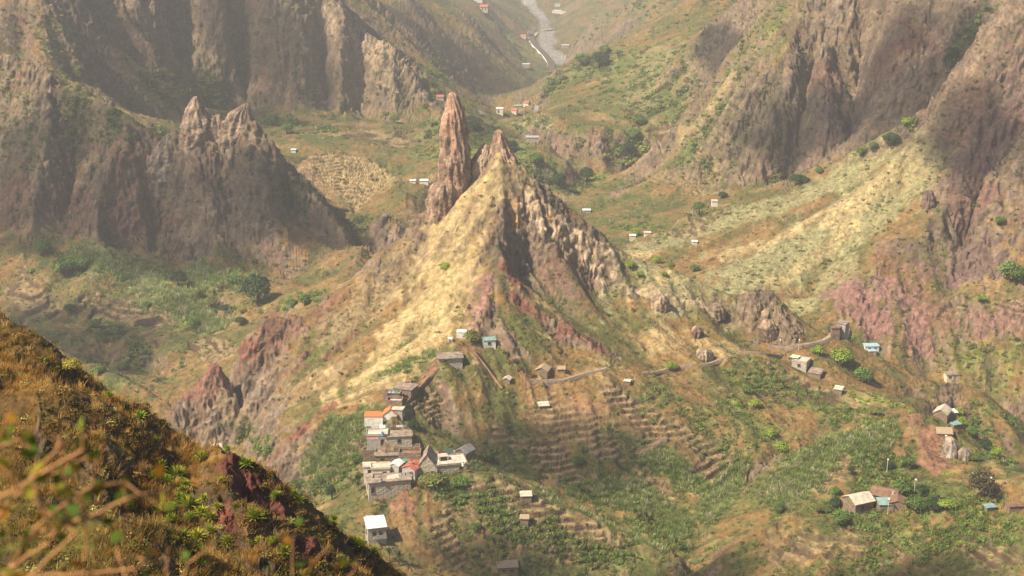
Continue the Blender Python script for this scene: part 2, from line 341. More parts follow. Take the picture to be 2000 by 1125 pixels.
# coarse survey for laying out rows and for finding the ground point behind a bearing
CZ = base_r(_s, _t) * np.exp(_t) + macro(_s, _t)
CR = CZ / np.exp(CT)[:, None]
def ground(x, Y):
    """height of the coarse ground under (x, Y)"""
    s = x / Y; t = np.log(Y)
    a = np.clip((s - S0) / (S1 - S0) * 519, 0, 518.99); b = np.clip((t - TA) / (TB - TA) * 2599, 0, 2598.99)
    i = a.astype(int) if hasattr(a, 'astype') else int(a); j = b.astype(int) if hasattr(b, 'astype') else int(b)
    fa = a - i; fb = b - j
    return (CZ[j, i] * (1 - fa) + CZ[j, i + 1] * fa) * (1 - fb) + (CZ[j + 1, i] * (1 - fa) + CZ[j + 1, i + 1] * fa) * fb
def hit(u, v, ymin=25.0):
    s, r = px(u, v); i = int(np.clip(round((s - S0) / (S1 - S0) * 519), 0, 519))
    j0 = np.searchsorted(CT, math.log(ymin)); col = CR[j0:, i]
    k = np.nonzero(col >= r)[0]
    if len(k) == 0: return np.array([s * 3000, 3000, r * 3000])
    k = k[0] + j0
    if k > j0:
        a, b = CR[k - 1, i], CR[k, i]; f = (r - a) / (b - a + 1e-9); t = CT[k - 1] + f * (CT[k] - CT[k - 1])
    else: t = CT[k]
    Y = math.exp(t); return np.array([s * Y, Y, r * Y])
# ------------------------------------------------------------ what grows or lies where: (kind, amount, bearing polyline, half width in bearing px)
ZONES = [
 # terraced fields
 ('terrace',.75,[(900,990),(1180,1085)],52),('terrace',.75,[(1540,960),(1690,900)],50),('terrace',.75,[(1080,815),(1190,870)],46),('terrace',.8,[(400,600),(300,560)],36),('terrace',.7,[(1320,840),(1400,880)],40),('terrace',.7,[(1660,1050),(1760,1080)],50),('terrace',.8,[(70,640),(160,760)],34),
 ('terrace',1,[(640,330),(720,345)],75),('terrace',.8,[(600,255),(760,270)],45),('terrace',.8,[(835,75),(880,150)],28),
 ('terrace',1,[(200,600),(290,625)],50),('terrace',.9,[(40,560),(90,610)],45),('terrace',1,[(800,775),(830,800)],34),('terrace',.9,[(400,670),(450,690)],30),
 ('terrace',.9,[(1200,760),(1290,830)],38),('terrace',.9,[(1050,880),(1100,900)],34),('terrace',1,[(930,960),(1010,980),(1160,1040)],40),
 ('terrace',1,[(1370,930),(1420,915)],45),('terrace',.8,[(1540,750),(1680,800)],55),('terrace',.8,[(1340,450),(1400,400)],40),('terrace',.8,[(1990,600),(1960,590)],26),
 ('terrace',.8,[(1880,1050),(1960,1090)],50),('terrace',.8,[(1240,930),(1290,960)],34),('terrace',.7,[(980,850),(1040,870)],24),('terrace',.8,[(1120,940),(1200,970)],34),('terrace',.7,[(860,1040),(900,1090)],34),
 ('terrace',.7,[(1530,1080),(1600,1060)],60),('terrace',.8,[(1300,250),(1390,330)],30),('terrace',.6,[(1100,800),(1160,830)],30),
 # rock faces
 ('tanrock',.9,[(1040,400),(1090,440),(1170,510)],36),('tanrock',.7,[(1240,570),(1390,610)],22),('tanrock',.5,[(1480,560),(1500,600)],14),('tanrock',.5,[(700,70),(760,110)],40),('tanrock',.5,[(640,20),(650,60)],22),('rock',.9,[(1400,40),(1370,150)],34),
 ('rock',1,[(985,400),(1080,450),(1180,520)],50),('rock',1,[(1230,570),(1400,610)],28),('rock',1,[(1470,590),(1540,640)],42),
 ('rock',.9,[(1080,640),(1190,690)],30),('rock',.9,[(640,580),(580,640)],30),('rock',.8,[(760,500),(720,560)],25),
 ('rock',1,[(380,210),(380,300)],30),('rock',1,[(475,220),(480,330)],32),('rock',.8,[(0,350),(200,420),(420,440)],60),
 ('rock',.9,[(520,100),(800,160)],60),('rock',.8,[(900,120),(960,190)],40),('rock',.8,[(1090,290),(1200,290)],30),
 ('rock',.7,[(1480,310),(1700,210)],70),('rock',.9,[(1860,350),(1900,520)],60),('rock',.7,[(1850,770),(1990,800)],30),('rock',.8,[(950,620),(1010,690)],35),
 ('rock',.8,[(340,830),(420,850)],20),('rock',.9,[(280,820),(330,900)],18),('rock',1,[(400,960),(440,1010),(520,1110)],18),
 # red and pink layers
 ('red',.9,[(985,520),(1020,560)],17),('red',.85,[(1000,580),(1060,620)],15),('red',.7,[(1100,640),(1180,690)],20),('pink',.9,[(955,545),(930,600)],20),('pink',.7,[(925,570),(920,600)],9),
 ('pink',.5,[(950,600),(930,640)],16),('red',1,[(455,915),(480,950),(540,1010)],42),('red',.9,[(540,1010),(590,1060)],26),('red',1,[(430,985),(455,1040)],16),
 ('red',.5,[(640,590),(520,660),(400,750)],44),('red',.85,[(530,620),(490,680),(390,740)],26),('red',.7,[(640,700),(700,650)],7),('red',.7,[(590,700),(640,640)],6),('red',.6,[(540,740),(600,715)],6),('red',.9,[(530,890),(590,840),(640,800)],15),
 ('purple',.85,[(1885,270),(1905,400),(1900,520)],52),('purple',.7,[(1740,480),(1860,540)],46),('purple',.6,[(1980,150),(1960,300)],50),('purple',.5,[(1700,140),(1560,330)],50),('green',.6,[(1180,50),(1270,20)],40),('rock',.6,[(1700,560),(1900,620)],60),('dark',.5,[(1180,430),(1260,420)],26),('green',.7,[(860,250),(960,280)],40),('terrace',.8,[(700,250),(780,280)],34),('terrace',.7,[(1290,340),(1370,370)],26),('pink',.85,[(1640,560),(1720,640)],55),('pink',.8,[(1740,560),(1800,680)],45),('red',.4,[(1740,500),(1820,620)],50),('pink',.7,[(1900,640),(1990,620)],40),
 ('red',.4,[(1600,150),(1780,80)],40),('red',.35,[(1880,200),(1900,420)],50),('red',.4,[(30,380),(240,430)],45),('pink',.4,[(600,150),(580,190)],40),
 ('pink',.5,[(1090,290),(1210,290)],24),('pink',.6,[(1200,380),(1230,350)],16),('red',.35,[(250,300),(300,430)],50),('orange',.7,[(1000,385),(1010,430)],11),('orange',.6,[(1075,420),(1080,425)],13),('orange',.5,[(1232,585),(1235,600)],7),
 # grass, gold
 ('gold',1,[(960,330),(880,440),(860,560),(790,680),(730,740)],78),('gold',.9,[(900,520),(820,620)],60),('gold',.8,[(1300,540),(1250,500)],30),('gold',.6,[(1280,660),(1420,680)],38),
 ('gold',.75,[(1420,500),(1580,430)],24),('gold',.7,[(1500,560),(1660,440)],22),('gold',.8,[(1420,160),(1340,260)],28),('gold',.6,[(1620,420),(1780,330)],45),('gold',.5,[(680,330),(740,350)],60),('gold',.5,[(1150,720),(1180,735)],14),
 ('gold',.35,[(60,800),(200,860)],70),('gold',.7,[(200,800),(250,830)],26),('gold',.7,[(600,1000),(700,1090)],18),('gold',.6,[(380,920),(360,945)],14),('gold',.5,[(1560,1075),(1590,1065)],22),('rock',.8,[(70,860),(90,890)],22),('rock',.8,[(160,905),(170,950)],20),('rock',.9,[(215,870),(260,960)],18),('rock',.8,[(300,1080),(330,1110)],16),
 ('gold',.4,[(1050,590),(1160,640)],10),('gold',.6,[(1040,640),(1200,720)],7),
 # greens
 ('reed',.9,[(190,500),(330,570),(430,640)],34),('reed',.8,[(480,560),(380,530)],30),('reed',.8,[(110,640),(180,760)],40),('green',.8,[(560,590),(620,580)],40),
 ('green',.9,[(470,550),(130,500)],38),('green',.7,[(390,640),(450,620)],30),('dark',.7,[(200,640),(280,700)],30),('dark',.8,[(320,830),(430,850)],48),
 ('green',.9,[(480,840),(520,880)],26),('reed',.9,[(620,900),(680,840)],48),('green',.8,[(600,960),(680,930)],44),('green',.5,[(720,740),(860,690)],14),('reed',.5,[(760,730),(840,690)],12),
 ('green',.9,[(870,950),(1000,1020),(1200,1090)],42),('green',.8,[(800,1090),(760,1100)],50),('reed',1,[(920,905),(1060,965),(1180,1020),(1290,1075)],12),
 ('reed',.7,[(1130,960),(1240,960),(1330,1030)],36),('reed',.6,[(1300,900),(1380,960)],40),('reed',.9,[(1450,900),(1380,1010)],26),('green',.9,[(1240,1000),(1320,1070)],30),
 ('reed',.9,[(1540,960),(1620,880),(1700,850)],50),('green',.4,[(1300,780),(1480,840)],60),('green',.7,[(1500,740),(1720,820)],60),('bright',.6,[(1640,760),(1780,800)],24),
 ('olive',.95,[(1250,490),(1400,430),(1550,390),(1700,320)],44),('olive',.95,[(1300,540),(1480,530),(1640,450),(1780,330)],95),('olive',.85,[(1560,600),(1640,520)],56),('tan',.8,[(660,640),(740,580),(800,500)],48),('tan',.7,[(560,780),(660,720)],36),('tan',.8,[(1840,230),(1900,150)],30),('rock',.9,[(1330,330),(1450,250),(1560,340)],40),('rock',.9,[(1460,320),(1600,280),(1700,180),(1800,120)],60),
 ('green',.6,[(1500,60),(1420,180),(1340,290)],38),('tan',.6,[(1290,100),(1250,200)],30),('rock',.9,[(480,180),(560,120),(640,160)],55),('rock',.9,[(720,160),(790,180)],45),('tan',.7,[(1290,120),(1260,200)],30),
 ('soil',1,[(1810,850),(1830,910)],34),('soil',.8,[(1785,815),(1800,840)],24),('bright',.8,[(1790,830),(1795,860)],7),('soil',.9,[(780,985),(800,990)],20),('soil',.9,[(800,765),(850,710)],8),
 ('green',.9,[(1700,900),(1900,1000)],60),('dark',.8,[(1760,960),(1850,980)],26),('green',.8,[(1620,990),(1750,1070),(1960,1040)],50),('bright',.8,[(1845,925),(1862,922)],8),
 ('green',.9,[(1910,840),(1960,900)],34),('green',.9,[(560,240),(620,250)],40),('dark',.7,[(560,380),(680,440)],50),('green',.8,[(850,300),(1000,300),(1080,350)],45),
 ('dark',.8,[(1060,340),(1100,370)],22),('bright',.6,[(1150,350),(1240,300)],22),('green',.9,[(1240,270),(1130,370)],26),('green',.6,[(1220,430),(1400,400)],50),('green',.8,[(1520,350),(1780,240)],16),
 ('dark',.9,[(1880,60),(1880,110)],40),('green',.7,[(1080,160),(1180,110)],34),('bright',.5,[(1050,110),(1030,90)],14),('green',.8,[(980,50),(1010,110)],30),('green',.7,[(1180,30),(1130,90)],40),
 ('green',.5,[(100,60),(200,250)],50),('green',.6,[(300,160),(400,180)],40),('green',.4,[(30,200),(60,300)],60),('dark',.6,[(230,230),(330,250)],30),('green',.7,[(880,80),(830,170)],14),
 ('green',.5,[(1200,120),(1340,200)],80),('green',.5,[(1480,60),(1360,300)],50),('reed',.5,[(1060,240),(1020,240)],20),('bright',.3,[(2000,720),(1880,700)],70),('green',.6,[(1930,800),(1990,830)],30),
 ('soil',.7,[(1040,755),(1000,700)],12),('soil',.5,[(1130,790),(1240,830)],26),('dark',.4,[(900,860),(960,880)],16),('soil',.6,[(930,690),(900,680)],14),
 ('green',.7,[(330,960),(420,1060)],36),('dark',.4,[(60,960),(200,1040)],60),('dark',.5,[(260,860),(320,950)],22),
 ('bed',1,RIVER,17),('bed',.9,[(940,217),(1050,208)],8),('bed',.8,[(1121,380),(1125,345)],5),
]
COL = dict(rock=(.150,.112,.082), red=(.155,.058,.040), pink=(.20,.105,.088), tanrock=(.38,.275,.18), orange=(.52,.27,.11), gold=(.355,.265,.125), reed=(.27,.29,.13), green=(.105,.135,.035),
           bright=(.20,.25,.045), dark=(.040,.062,.022), soil=(.20,.105,.062), tan=(.235,.175,.095), olive=(.215,.195,.095), purple=(.115,.068,.062), bed=(.25,.23,.215), terrace=(.27,.19,.10))
ZP = []
for kind, amt, pl, hw in ZONES:
    P = [hit(u, v) for u, v in pl]
    Ym = float(np.median([p[1] for p in P]))
    P = [p for p in P if abs(math.log(p[1] / Ym)) < (.3 if kind != 'bed' else .5)]
    if P: ZP.append((kind, amt, np.array(P), hw * Ym / FPX))
def seg_dist(P3, A, B, zs=1.0):
    d = B - A; L = float((d * d).sum()) + 1e-6
    k = np.clip(((P3 - A) @ d) / L, 0, 1)
    q = P3 - (A + k[:, None] * d); return np.sqrt((q * q).sum(1))
def zone_weights(x, Y, z, kinds=None):
    """how far each spot belongs to each kind of ground"""
    W = {}
    wob = 1 + .6 * n2(x / (Y * .018 + 1), Y / (Y * .018 + 1), 71) + .6 * n2(x / (Y * .0055 + .5), z / (Y * .0055 + .5), 72)
    for kind, amt, P, rad in ZP:
        if kinds and kind not in kinds: continue
        lo = P.min(0) - rad * 1.9; hi = P.max(0) + rad * 1.9
        m = (x > lo[0]) & (x < hi[0]) & (Y > lo[1]) & (Y < hi[1])
        idx = np.nonzero(m)[0]
        if len(idx) == 0: continue
        Q = np.stack([x[idx], Y[idx], z[idx]], 1); d = np.full(len(idx), 1e9)
        if len(P) == 1: d = np.sqrt(((Q - P[0]) ** 2).sum(1))
        for a, b in zip(P, P[1:]): d = np.minimum(d, seg_dist(Q, a, b))
        f = amt * (1 - sstep(.55, 1.25, d / rad * wob[idx]))
        if kind not in W: W[kind] = np.zeros(len(x), np.float32)
        W[kind][idx] = np.maximum(W[kind][idx], f)
    return W
# rows: more where the ground is steep or faces the valley, fewer in dead ground
NC = 1240; NR = 1500
inner = np.linspace(px(-25, 560)[0], px(2025, 560)[0], NC - 120)
cols = np.concatenate([np.linspace(S0 + .001, inner[0], 61)[:-1], inner, np.linspace(inner[-1], S1 - .001, 61)[1:]])
dr = np.diff(CR, axis=0); dT = np.diff(CT)[:, None]; Zd = np.diff(CZ, axis=0) / np.exp(CT[1:])[:, None]
wgt = np.clip(dr, 0, None) * 1.0 + 0.12 * np.sqrt(dT ** 2 + Zd ** 2) * (CT[1:, None] > math.log(22)) + 0.004 * dT
hidden = CR[1:] < np.maximum.accumulate(CR, axis=0)[1:] - .012
wgt = np.where(hidden, wgt * .18, wgt)
k = np.ones(9) / 9
wgt = np.apply_along_axis(lambda c: np.convolve(np.pad(c, 4, mode='edge'), k, 'valid'), 1, wgt)
cum = np.concatenate([np.zeros((1, 520)), np.cumsum(wgt, axis=0)]); cum /= cum[-1]
tq = np.stack([np.interp(np.linspace(0, 1, NR), cum[:, i], CT) for i in range(520)], 1)
fi = (cols - S0) / (S1 - S0) * 519; i0 = np.clip(fi.astype(int), 0, 518); fr = fi - i0
TT = tq[:, i0] * (1 - fr) + tq[:, i0 + 1] * fr; SS = np.broadcast_to(cols[None], TT.shape)
shape = TT.shape; s_ = SS.ravel().astype(np.float32); t_ = TT.ravel().astype(np.float32)
Yv = np.exp(t_.astype(np.float64)).astype(np.float32); Xv = (s_ * Yv)
Zb0 = (base_r(s_, t_) * Yv).astype(np.float32); Mv = macro(s_, t_).astype(np.float32); Zv = Zb0 + Mv
SLv = base_slope(s_, t_).astype(np.float32)
print('grid', time.time() - T0)
W = zone_weights(Xv, Yv, Zv)
def wt(k): return W.get(k, np.zeros(len(Xv), np.float32))
rocky = np.clip(np.maximum(sstep(0.75, 1.25, SLv) * .9, np.maximum(wt('rock'), .8 * np.maximum(wt('red'), wt('pink')))), 0, 1)
rocky = rocky * (1 - .92 * np.maximum(np.maximum(np.maximum(wt('gold'), wt('olive')), wt('tan')), wt('green')))
# cultivated terraces: real steps along the contours
ter = wt('terrace'); terw = ter * (1 - wt('bed'))
Zv = Zv - .7 * Mv * terw
stp = np.clip(Yv * 0.0062, 1.6, 9.0) ; stp = np.where(Yv < 580, 1.35, np.where(Yv < 760, 1.5, np.where(Yv < 1000, 1.5, 3.5))).astype(np.float32)
zz = Zv / stp + 0.9 * n2(Xv / 30, Yv / 30, 81); fz = zz - np.floor(zz)
tz = (np.floor(zz) + sstep(.68, .98, fz) - zz) * stp
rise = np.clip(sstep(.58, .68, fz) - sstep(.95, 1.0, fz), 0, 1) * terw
# rock ledges on cliffs
st2 = np.where(Yv < 620, 5.0, 13.0).astype(np.float32); z2 = Zv / st2 + 1.6 * n2(Xv / 34, Yv / 34, 83) + .6 * n2(Xv / 9, Yv / 9, 84); f2 = z2 - np.floor(z2)
tl = (np.floor(z2) + sstep(.35, .85, f2) - z2) * st2 * .5 * sstep(-.5, .5, n2(Xv / 22, Yv / 22, 85)) * sstep(250, 400, Yv)
Zb = Zv.copy()
Zv = Zv + tz * terw + tl * rocky * (1 - terw) + rock_detail(Xv, Yv, SLv, rocky * (1 - terw), Zv) * (1 - .85 * terw) * (1 - .9 * wt('bed')) * (1 - .6 * wt('soil'))
print('relief', time.time() - T0)
# normals of the finished ground, for what can hold soil
G = np.stack([Xv, Yv, Zv], 1).reshape(shape[0], shape[1], 3)
def grid_normals(G):
    a = np.zeros_like(G); b = np.zeros_like(G)
    a[1:-1] = G[2:] - G[:-2]; a[0] = G[1] - G[0]; a[-1] = G[-1] - G[-2]
    b[:, 1:-1] = G[:, 2:] - G[:, :-2]; b[:, 0] = G[:, 1] - G[:, 0]; b[:, -1] = G[:, -1] - G[:, -2]
    n = np.cross(b, a); n /= np.linalg.norm(n, axis=2)[..., None] + 1e-9
    return n
N = grid_normals(G)
# overhangs and pockets in the rock: push the surface along its normal
rk = (rocky * (1 - terw)).reshape(shape)
q = 1 / np.clip(Yv.reshape(shape) * .006, .6, 7.0)
qs = np.where(Yv.reshape(shape) < 220, .9, np.where(Yv.reshape(shape) < 640, 4.2, 7.0))
nn = .35 - 1.5 * np.abs(n3((G[..., 0] / qs).ravel(), (G[..., 1] / qs).ravel(), (G[..., 2] / (qs * 3.2)).ravel(), 5)).reshape(shape) + .5 - 1.3 * np.abs(n3((G[..., 0] / qs * 2.3).ravel(), (G[..., 1] / qs * 2.3).ravel(), (G[..., 2] / qs * .9).ravel(), 6)).reshape(shape)
G = G + N * (nn * rk * qs * .34)[..., None]
N = grid_normals(G)
print('pushed', time.time() - T0)
gl = np.where(Yv > 640, sampN(G_far2, s_, t_) * .6 + .6 * sampN(G_far3, s_, t_), sampN(G_mid2, s_, t_) * .6 + .6 * sampN(G_mid3, s_, t_)); gl = np.where(Yv < 200, sampN(G_near, s_, t_) * .8, gl)
GXv = G[..., 0].ravel(); GYv = G[..., 1].ravel(); GZv = G[..., 2].ravel()
slope = np.arccos(np.clip(N[..., 2], -1, 1)).ravel() / math.pi * 180
def mixc(c, k, w_): return c + (np.array(COL[k], np.float32) - c) * w_[:, None]
nA = fbm(GXv / 22, GYv / 22, 4, 91); nB = fbm(GXv / 5.5, GYv / 5.5, 3, 95); nC = n3(GXv / 2.2, GYv / 2.2, GZv / 2.2, 9); nD = n3(GXv / 14, GYv / 14, GZv / 5, 12)
nE = fbm(GXv / 90, GYv / 90, 2, 98)
nearv = 1 - sstep(120, 200, Yv)
def c3(*a): return np.array(a, np.float32)
L = lambda a, b, k: a + (b - a) * k[:, None]
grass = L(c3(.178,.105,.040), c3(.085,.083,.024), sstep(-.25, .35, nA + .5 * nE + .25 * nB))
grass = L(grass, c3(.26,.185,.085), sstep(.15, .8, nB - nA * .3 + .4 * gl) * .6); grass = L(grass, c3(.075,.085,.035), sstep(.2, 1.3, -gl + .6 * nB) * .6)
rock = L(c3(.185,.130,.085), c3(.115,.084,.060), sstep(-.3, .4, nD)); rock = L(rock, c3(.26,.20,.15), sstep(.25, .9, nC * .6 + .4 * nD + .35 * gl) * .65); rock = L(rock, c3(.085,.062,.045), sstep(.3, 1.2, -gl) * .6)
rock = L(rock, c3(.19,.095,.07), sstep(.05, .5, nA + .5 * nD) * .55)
steep = sstep(38, 54, slope + 9 * nB + 5 * nC)
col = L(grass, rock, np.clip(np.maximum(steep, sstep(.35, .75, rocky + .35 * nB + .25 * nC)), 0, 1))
# near hill: rust and gold dry grass over dark earth
ng = L(c3(.085,.050,.014), c3(.19,.105,.026), sstep(-.3, .45, nB + .7 * nC)); ng = L(ng, c3(.09,.085,.016), sstep(.0, .5, nA + .3 * nB) * .8)
ng = L(ng, c3(.045,.026,.012), sstep(.2, .55, -nB + .4 * nC) * .8); ng = L(ng, c3(.07,.05,.038), np.clip(steep * .9 + .6 * wt('rock'), 0, 1))
col = L(col, ng, nearv)
flat_ok = 1 - .75 * steep
gbowl = np.maximum(sstep(500, 470, GYv) * sstep(-40, 0, GXv), sstep(790, 700, GYv) * sstep(-120, -160, GXv)) * (GYv > 200); gbowl = np.maximum(gbowl, .7 * sstep(830, 860, GYv) * sstep(1350, 1250, GYv) * sstep(260, 120, GXv) * sstep(-260, -200, GXv)); gbowl = np.maximum(gbowl, .6 * sstep(740, 780, GYv) * sstep(930, 900, GYv) * sstep(10, 40, GXv) * sstep(150, 100, GXv)); gbowl = np.maximum(gbowl, .8 * sstep(850, 950, GYv) * sstep(-120, -60, GXv) * sstep(160, 60, GXv))
col = L(col, c3(.075,.088,.024) * (1 + .3 * nC)[:, None], .75 * gbowl * flat_ok * sstep(-.35, .35, nB + .6 * nA - .3 * gl + .1))
def addz(k, mask, sc_=1.0):
    global col
    w_ = np.clip(wt(k) * sc_ * mask, 0, 1)
    c = np.array(COL[k], np.float32) * (1 + .28 * nC + .22 * nB)[:, None]
    if k in ('green', 'dark', 'reed', 'gold', 'bright'): c = np.where(nearv[:, None] > .5, c * np.array([.62, .50, .28], np.float32), c)
    if k in ('red',): c = np.where(nearv[:, None] > .5, c * .75, c)
    col = col + (c - col) * w_[:, None]
addz('olive', (1 - .6 * steep) * sstep(-1.0, .1, nB + nA * .6 + .4 * gl + .2)); addz('tan', (1 - .6 * steep) * sstep(-.7, .2, nB + nA * .6 + .3 * gl + .2)); addz('terrace', .3 + .5 * flat_ok); addz('gold', (1 - .4 * steep) * sstep(-.9, .5, .7 * nB + nA * .6 + .2 + .45 * gl)); 
addz('reed', flat_ok * sstep(-.6, .1, nB + .2)); addz('green', flat_ok * sstep(-.45, .2, nB + .5 * nA + .05)); addz('bright', flat_ok * sstep(-.3, .3, nB + .1)); addz('dark', sstep(-.5, .1, nB + .2) * .8)
addz('soil', 1 + 0 * nB); addz('red', np.maximum(sstep(-.55, .0, nB + .5 * nC + .15), nearv)); addz('purple', sstep(-.6, .3, nC + .5 * nB + .3 * gl)); addz('tanrock', sstep(-.7, .1, nC + .5 * nB + .3 * gl)); addz('pink', sstep(-.6, .4, nB + .5 * nC + .2 + .45 * gl)); addz('orange', sstep(-.4, .2, nB + nC + .2)); addz('bed', 1 + 0 * nB)
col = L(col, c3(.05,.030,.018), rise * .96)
col = col * (1 + .14 * nC)[:, None]; col = np.clip(col, .008, .75)
print('coloured', time.time() - T0)
# ------------------------------------------------------------ helpers for meshes and materials
def mesh_np(name, V, F, mats=None, mi=None, smooth=False, colors=None):
    me = bpy.data.meshes.new(name); V = np.ascontiguousarray(V, np.float32); F = np.ascontiguousarray(F, np.int32); k = F.shape[1]
    me.vertices.add(len(V)); me.vertices.foreach_set('co', V.ravel()); me.loops.add(F.size); me.loops.foreach_set('vertex_index', F.ravel())
    me.polygons.add(len(F)); me.polygons.foreach_set('loop_start', np.arange(0, F.size, k, dtype=np.int32))
    me.polygons.foreach_set('loop_total', np.full(len(F), k, np.int32))
    if smooth: me.polygons.foreach_set('use_smooth', np.ones(len(F), bool))
    for m in (mats or []): me.materials.append(m)
    if mi is not None: me.polygons.foreach_set('material_index', mi.astype(np.int32))
    if colors is not None:
        a = me.color_attributes.new('cover', 'FLOAT_COLOR', 'POINT'); c = np.ones((len(V), 4), np.float32); c[:, :3] = colors; a.data.foreach_set('color', c.ravel())
    me.update(); me.validate(); return me
def link(name, me, parent=None, kind=None, **kw):
    o = bpy.data.objects.new(name, me); sc.collection.objects.link(o)
    if parent: o.parent = parent
    if kind: o['kind'] = kind
    for a, b in kw.items():
        if b: o[a] = b
    return o
def newmat(name, rough=.95):
    m = bpy.data.materials.new(name); m.use_nodes = True; b = m.node_tree.nodes['Principled BSDF']
    b.inputs['Roughness'].default_value = rough; b.inputs['Specular IOR Level'].default_value = .15
    return m, m.node_tree, b
def cover_mat(name, scales, amt=.35, bump=.5, bd=.4, crack=0):
    m, t, b = newmat(name); N_ = t.nodes; K = t.links
    at_ = N_.new('ShaderNodeAttribute'); at_.attribute_name = 'cover'
    geo = N_.new('ShaderNodeNewGeometry'); val = None; h = None
    for i, (sca, wgt_) in enumerate(scales):
        n = N_.new('ShaderNodeTexNoise'); n.inputs['Scale'].default_value = sca; n.inputs['Detail'].default_value = 4; n.inputs['Roughness'].default_value = .65
        K.new(geo.outputs['Position'], n.inputs['Vector'])
        mr = N_.new('ShaderNodeMapRange'); mr.inputs[1].default_value = .28; mr.inputs[2].default_value = .72; mr.inputs[3].default_value = 1 - amt * wgt_; mr.inputs[4].default_value = 1 + amt * wgt_
        K.new(n.outputs[0], mr.inputs[0])
        if val is None: val = mr.outputs[0]; h = n.outputs[0]
        else:
            mu = N_.new('ShaderNodeMath'); mu.operation = 'MULTIPLY'; K.new(val, mu.inputs[0]); K.new(mr.outputs[0], mu.inputs[1]); val = mu.outputs[0]
    vm = N_.new('ShaderNodeVectorMath'); vm.operation = 'SCALE'; K.new(at_.outputs['Color'], vm.inputs[0]); K.new(val, vm.inputs['Scale'])
    K.new(vm.outputs[0], b.inputs['Base Color'])
    if crack:
        mp = N_.new('ShaderNodeMapping'); mp.inputs['Scale'].default_value = (1, 1, .28); K.new(geo.outputs['Position'], mp.inputs[0])
        for sc_, dd in ((.16, 2.2), (.55, .8)):
            nn_ = N_.new('ShaderNodeTexNoise'); nn_.noise_type = 'RIDGED_MULTIFRACTAL'; nn_.inputs['Scale'].default_value = sc_; nn_.inputs['Detail'].default_value = 3; K.new(mp.outputs[0], nn_.inputs['Vector'])
            b2 = N_.new('ShaderNodeBump'); b2.inputs['Strength'].default_value = .85; b2.inputs['Distance'].default_value = dd; K.new(nn_.outputs[0], b2.inputs['Height'])
            if crack != 1: K.new(crack, b2.inputs['Normal'])
            crack = b2.outputs[0]
    bp = N_.new('ShaderNodeBump')
    if crack: K.new(crack, bp.inputs['Normal']); bp.inputs['Strength'].default_value = bump; bp.inputs['Distance'].default_value = bd
    K.new(h, bp.inputs['Height']); K.new(bp.outputs[0], b.inputs['Normal'])
    return m
land_mat = cover_mat('dry_slope_ground', [(.55, 1.0), (.12, .5)], .42, .8, .9, crack=1)
ncol = shape[1]; base_i = (np.arange(shape[0] - 1)[:, None] * ncol + np.arange(ncol - 1)[None]).ravel()
F = np.stack([base_i, base_i + 1, base_i + 1 + ncol, base_i + ncol], 1)
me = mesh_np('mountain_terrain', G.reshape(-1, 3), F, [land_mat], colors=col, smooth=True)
link('terrain', me, kind='structure')
print('terrain', time.time() - T0)
# ------------------------------------------------------------ plants: stuff that nobody could count
rng = np.random.RandomState(21)
def leaf_blob(n, seed, size=.26, flat=.8, low=-.1, lumps=6, hollow=.55):
    """unit crown of separate leaf sprays: (verts, quads, tint)"""
    r = np.random.RandomState(seed); V = []; T = []
    C = r.normal(size=(lumps, 3)); C /= np.linalg.norm(C, axis=1)[:, None]; C[:, 2] = np.abs(C[:, 2]) * .8 - .1; C *= .48; C[0] = (0, 0, .15)
    R_ = r.uniform(.42, .62, lumps); R_[0] = .66
    tint_l = r.uniform(.75, 1.25, lumps)
    for i in range(n):
        k = r.randint(lumps); d = r.normal(size=3); d /= np.linalg.norm(d)
        if d[2] < -.45: d[2] *= -.6
        rad = R_[k] * (hollow + (1 - hollow) * r.rand() ** .5) * r.uniform(.9, 1.12)
        p = C[k] + d * rad; p[2] = max(p[2] * flat, low + .06 * r.rand())
        nrm = d + r.normal(size=3) * .55; nrm[2] += .35; nrm /= np.linalg.norm(nrm)
        a = np.cross(nrm, r.normal(size=3)); a /= np.linalg.norm(a) + 1e-9; b = np.cross(nrm, a); s = size * r.uniform(.6, 1.25)
        V += [p - a * s * .5, p + b * s * .34 + nrm * s * .08, p + a * s * .5, p - b * s * .34 + nrm * s * .05]; t = tint_l[k] * r.uniform(.72, 1.3); T += [t] * 4
    V = np.array(V, np.float32); F_ = np.arange(len(V)).reshape(-1, 4); return V, F_, np.array(T, np.float32)
def blades(n, seed, h=1.0, spread=.35, w_=.05, bend=.35, tip=None):
    r = np.random.RandomState(seed); V = []; F_ = []; T = []
    for i in range(n):
        a = r.rand() * 6.283; rad = spread * r.rand() ** .7 * .5; base = np.array([math.cos(a) * rad, math.sin(a) * rad, 0]); a2 = a + r.normal() * .6
        hh = h * r.uniform(.55, 1.1); out = np.array([math.cos(a2), math.sin(a2), 0]) * bend * r.uniform(.3, 1.2) * hh
        side = np.array([-math.sin(a2), math.cos(a2), 0]) * w_; k = len(V)
        m = base + out * .35 + np.array([0, 0, hh * .55]); e = base + out + np.array([0, 0, hh])
        V += [base - side, base + side, m + side * .8, m - side * .8, e + side * .15, e - side * .15]; F_ += [[k, k + 1, k + 2, k + 3], [k + 3, k + 2, k + 4, k + 5]]; t = r.uniform(.7, 1.25); T += [t * .75, t * .75, t, t, t * 1.15, t * 1.15]
    return np.array(V, np.float32), np.array(F_), np.array(T, np.float32)
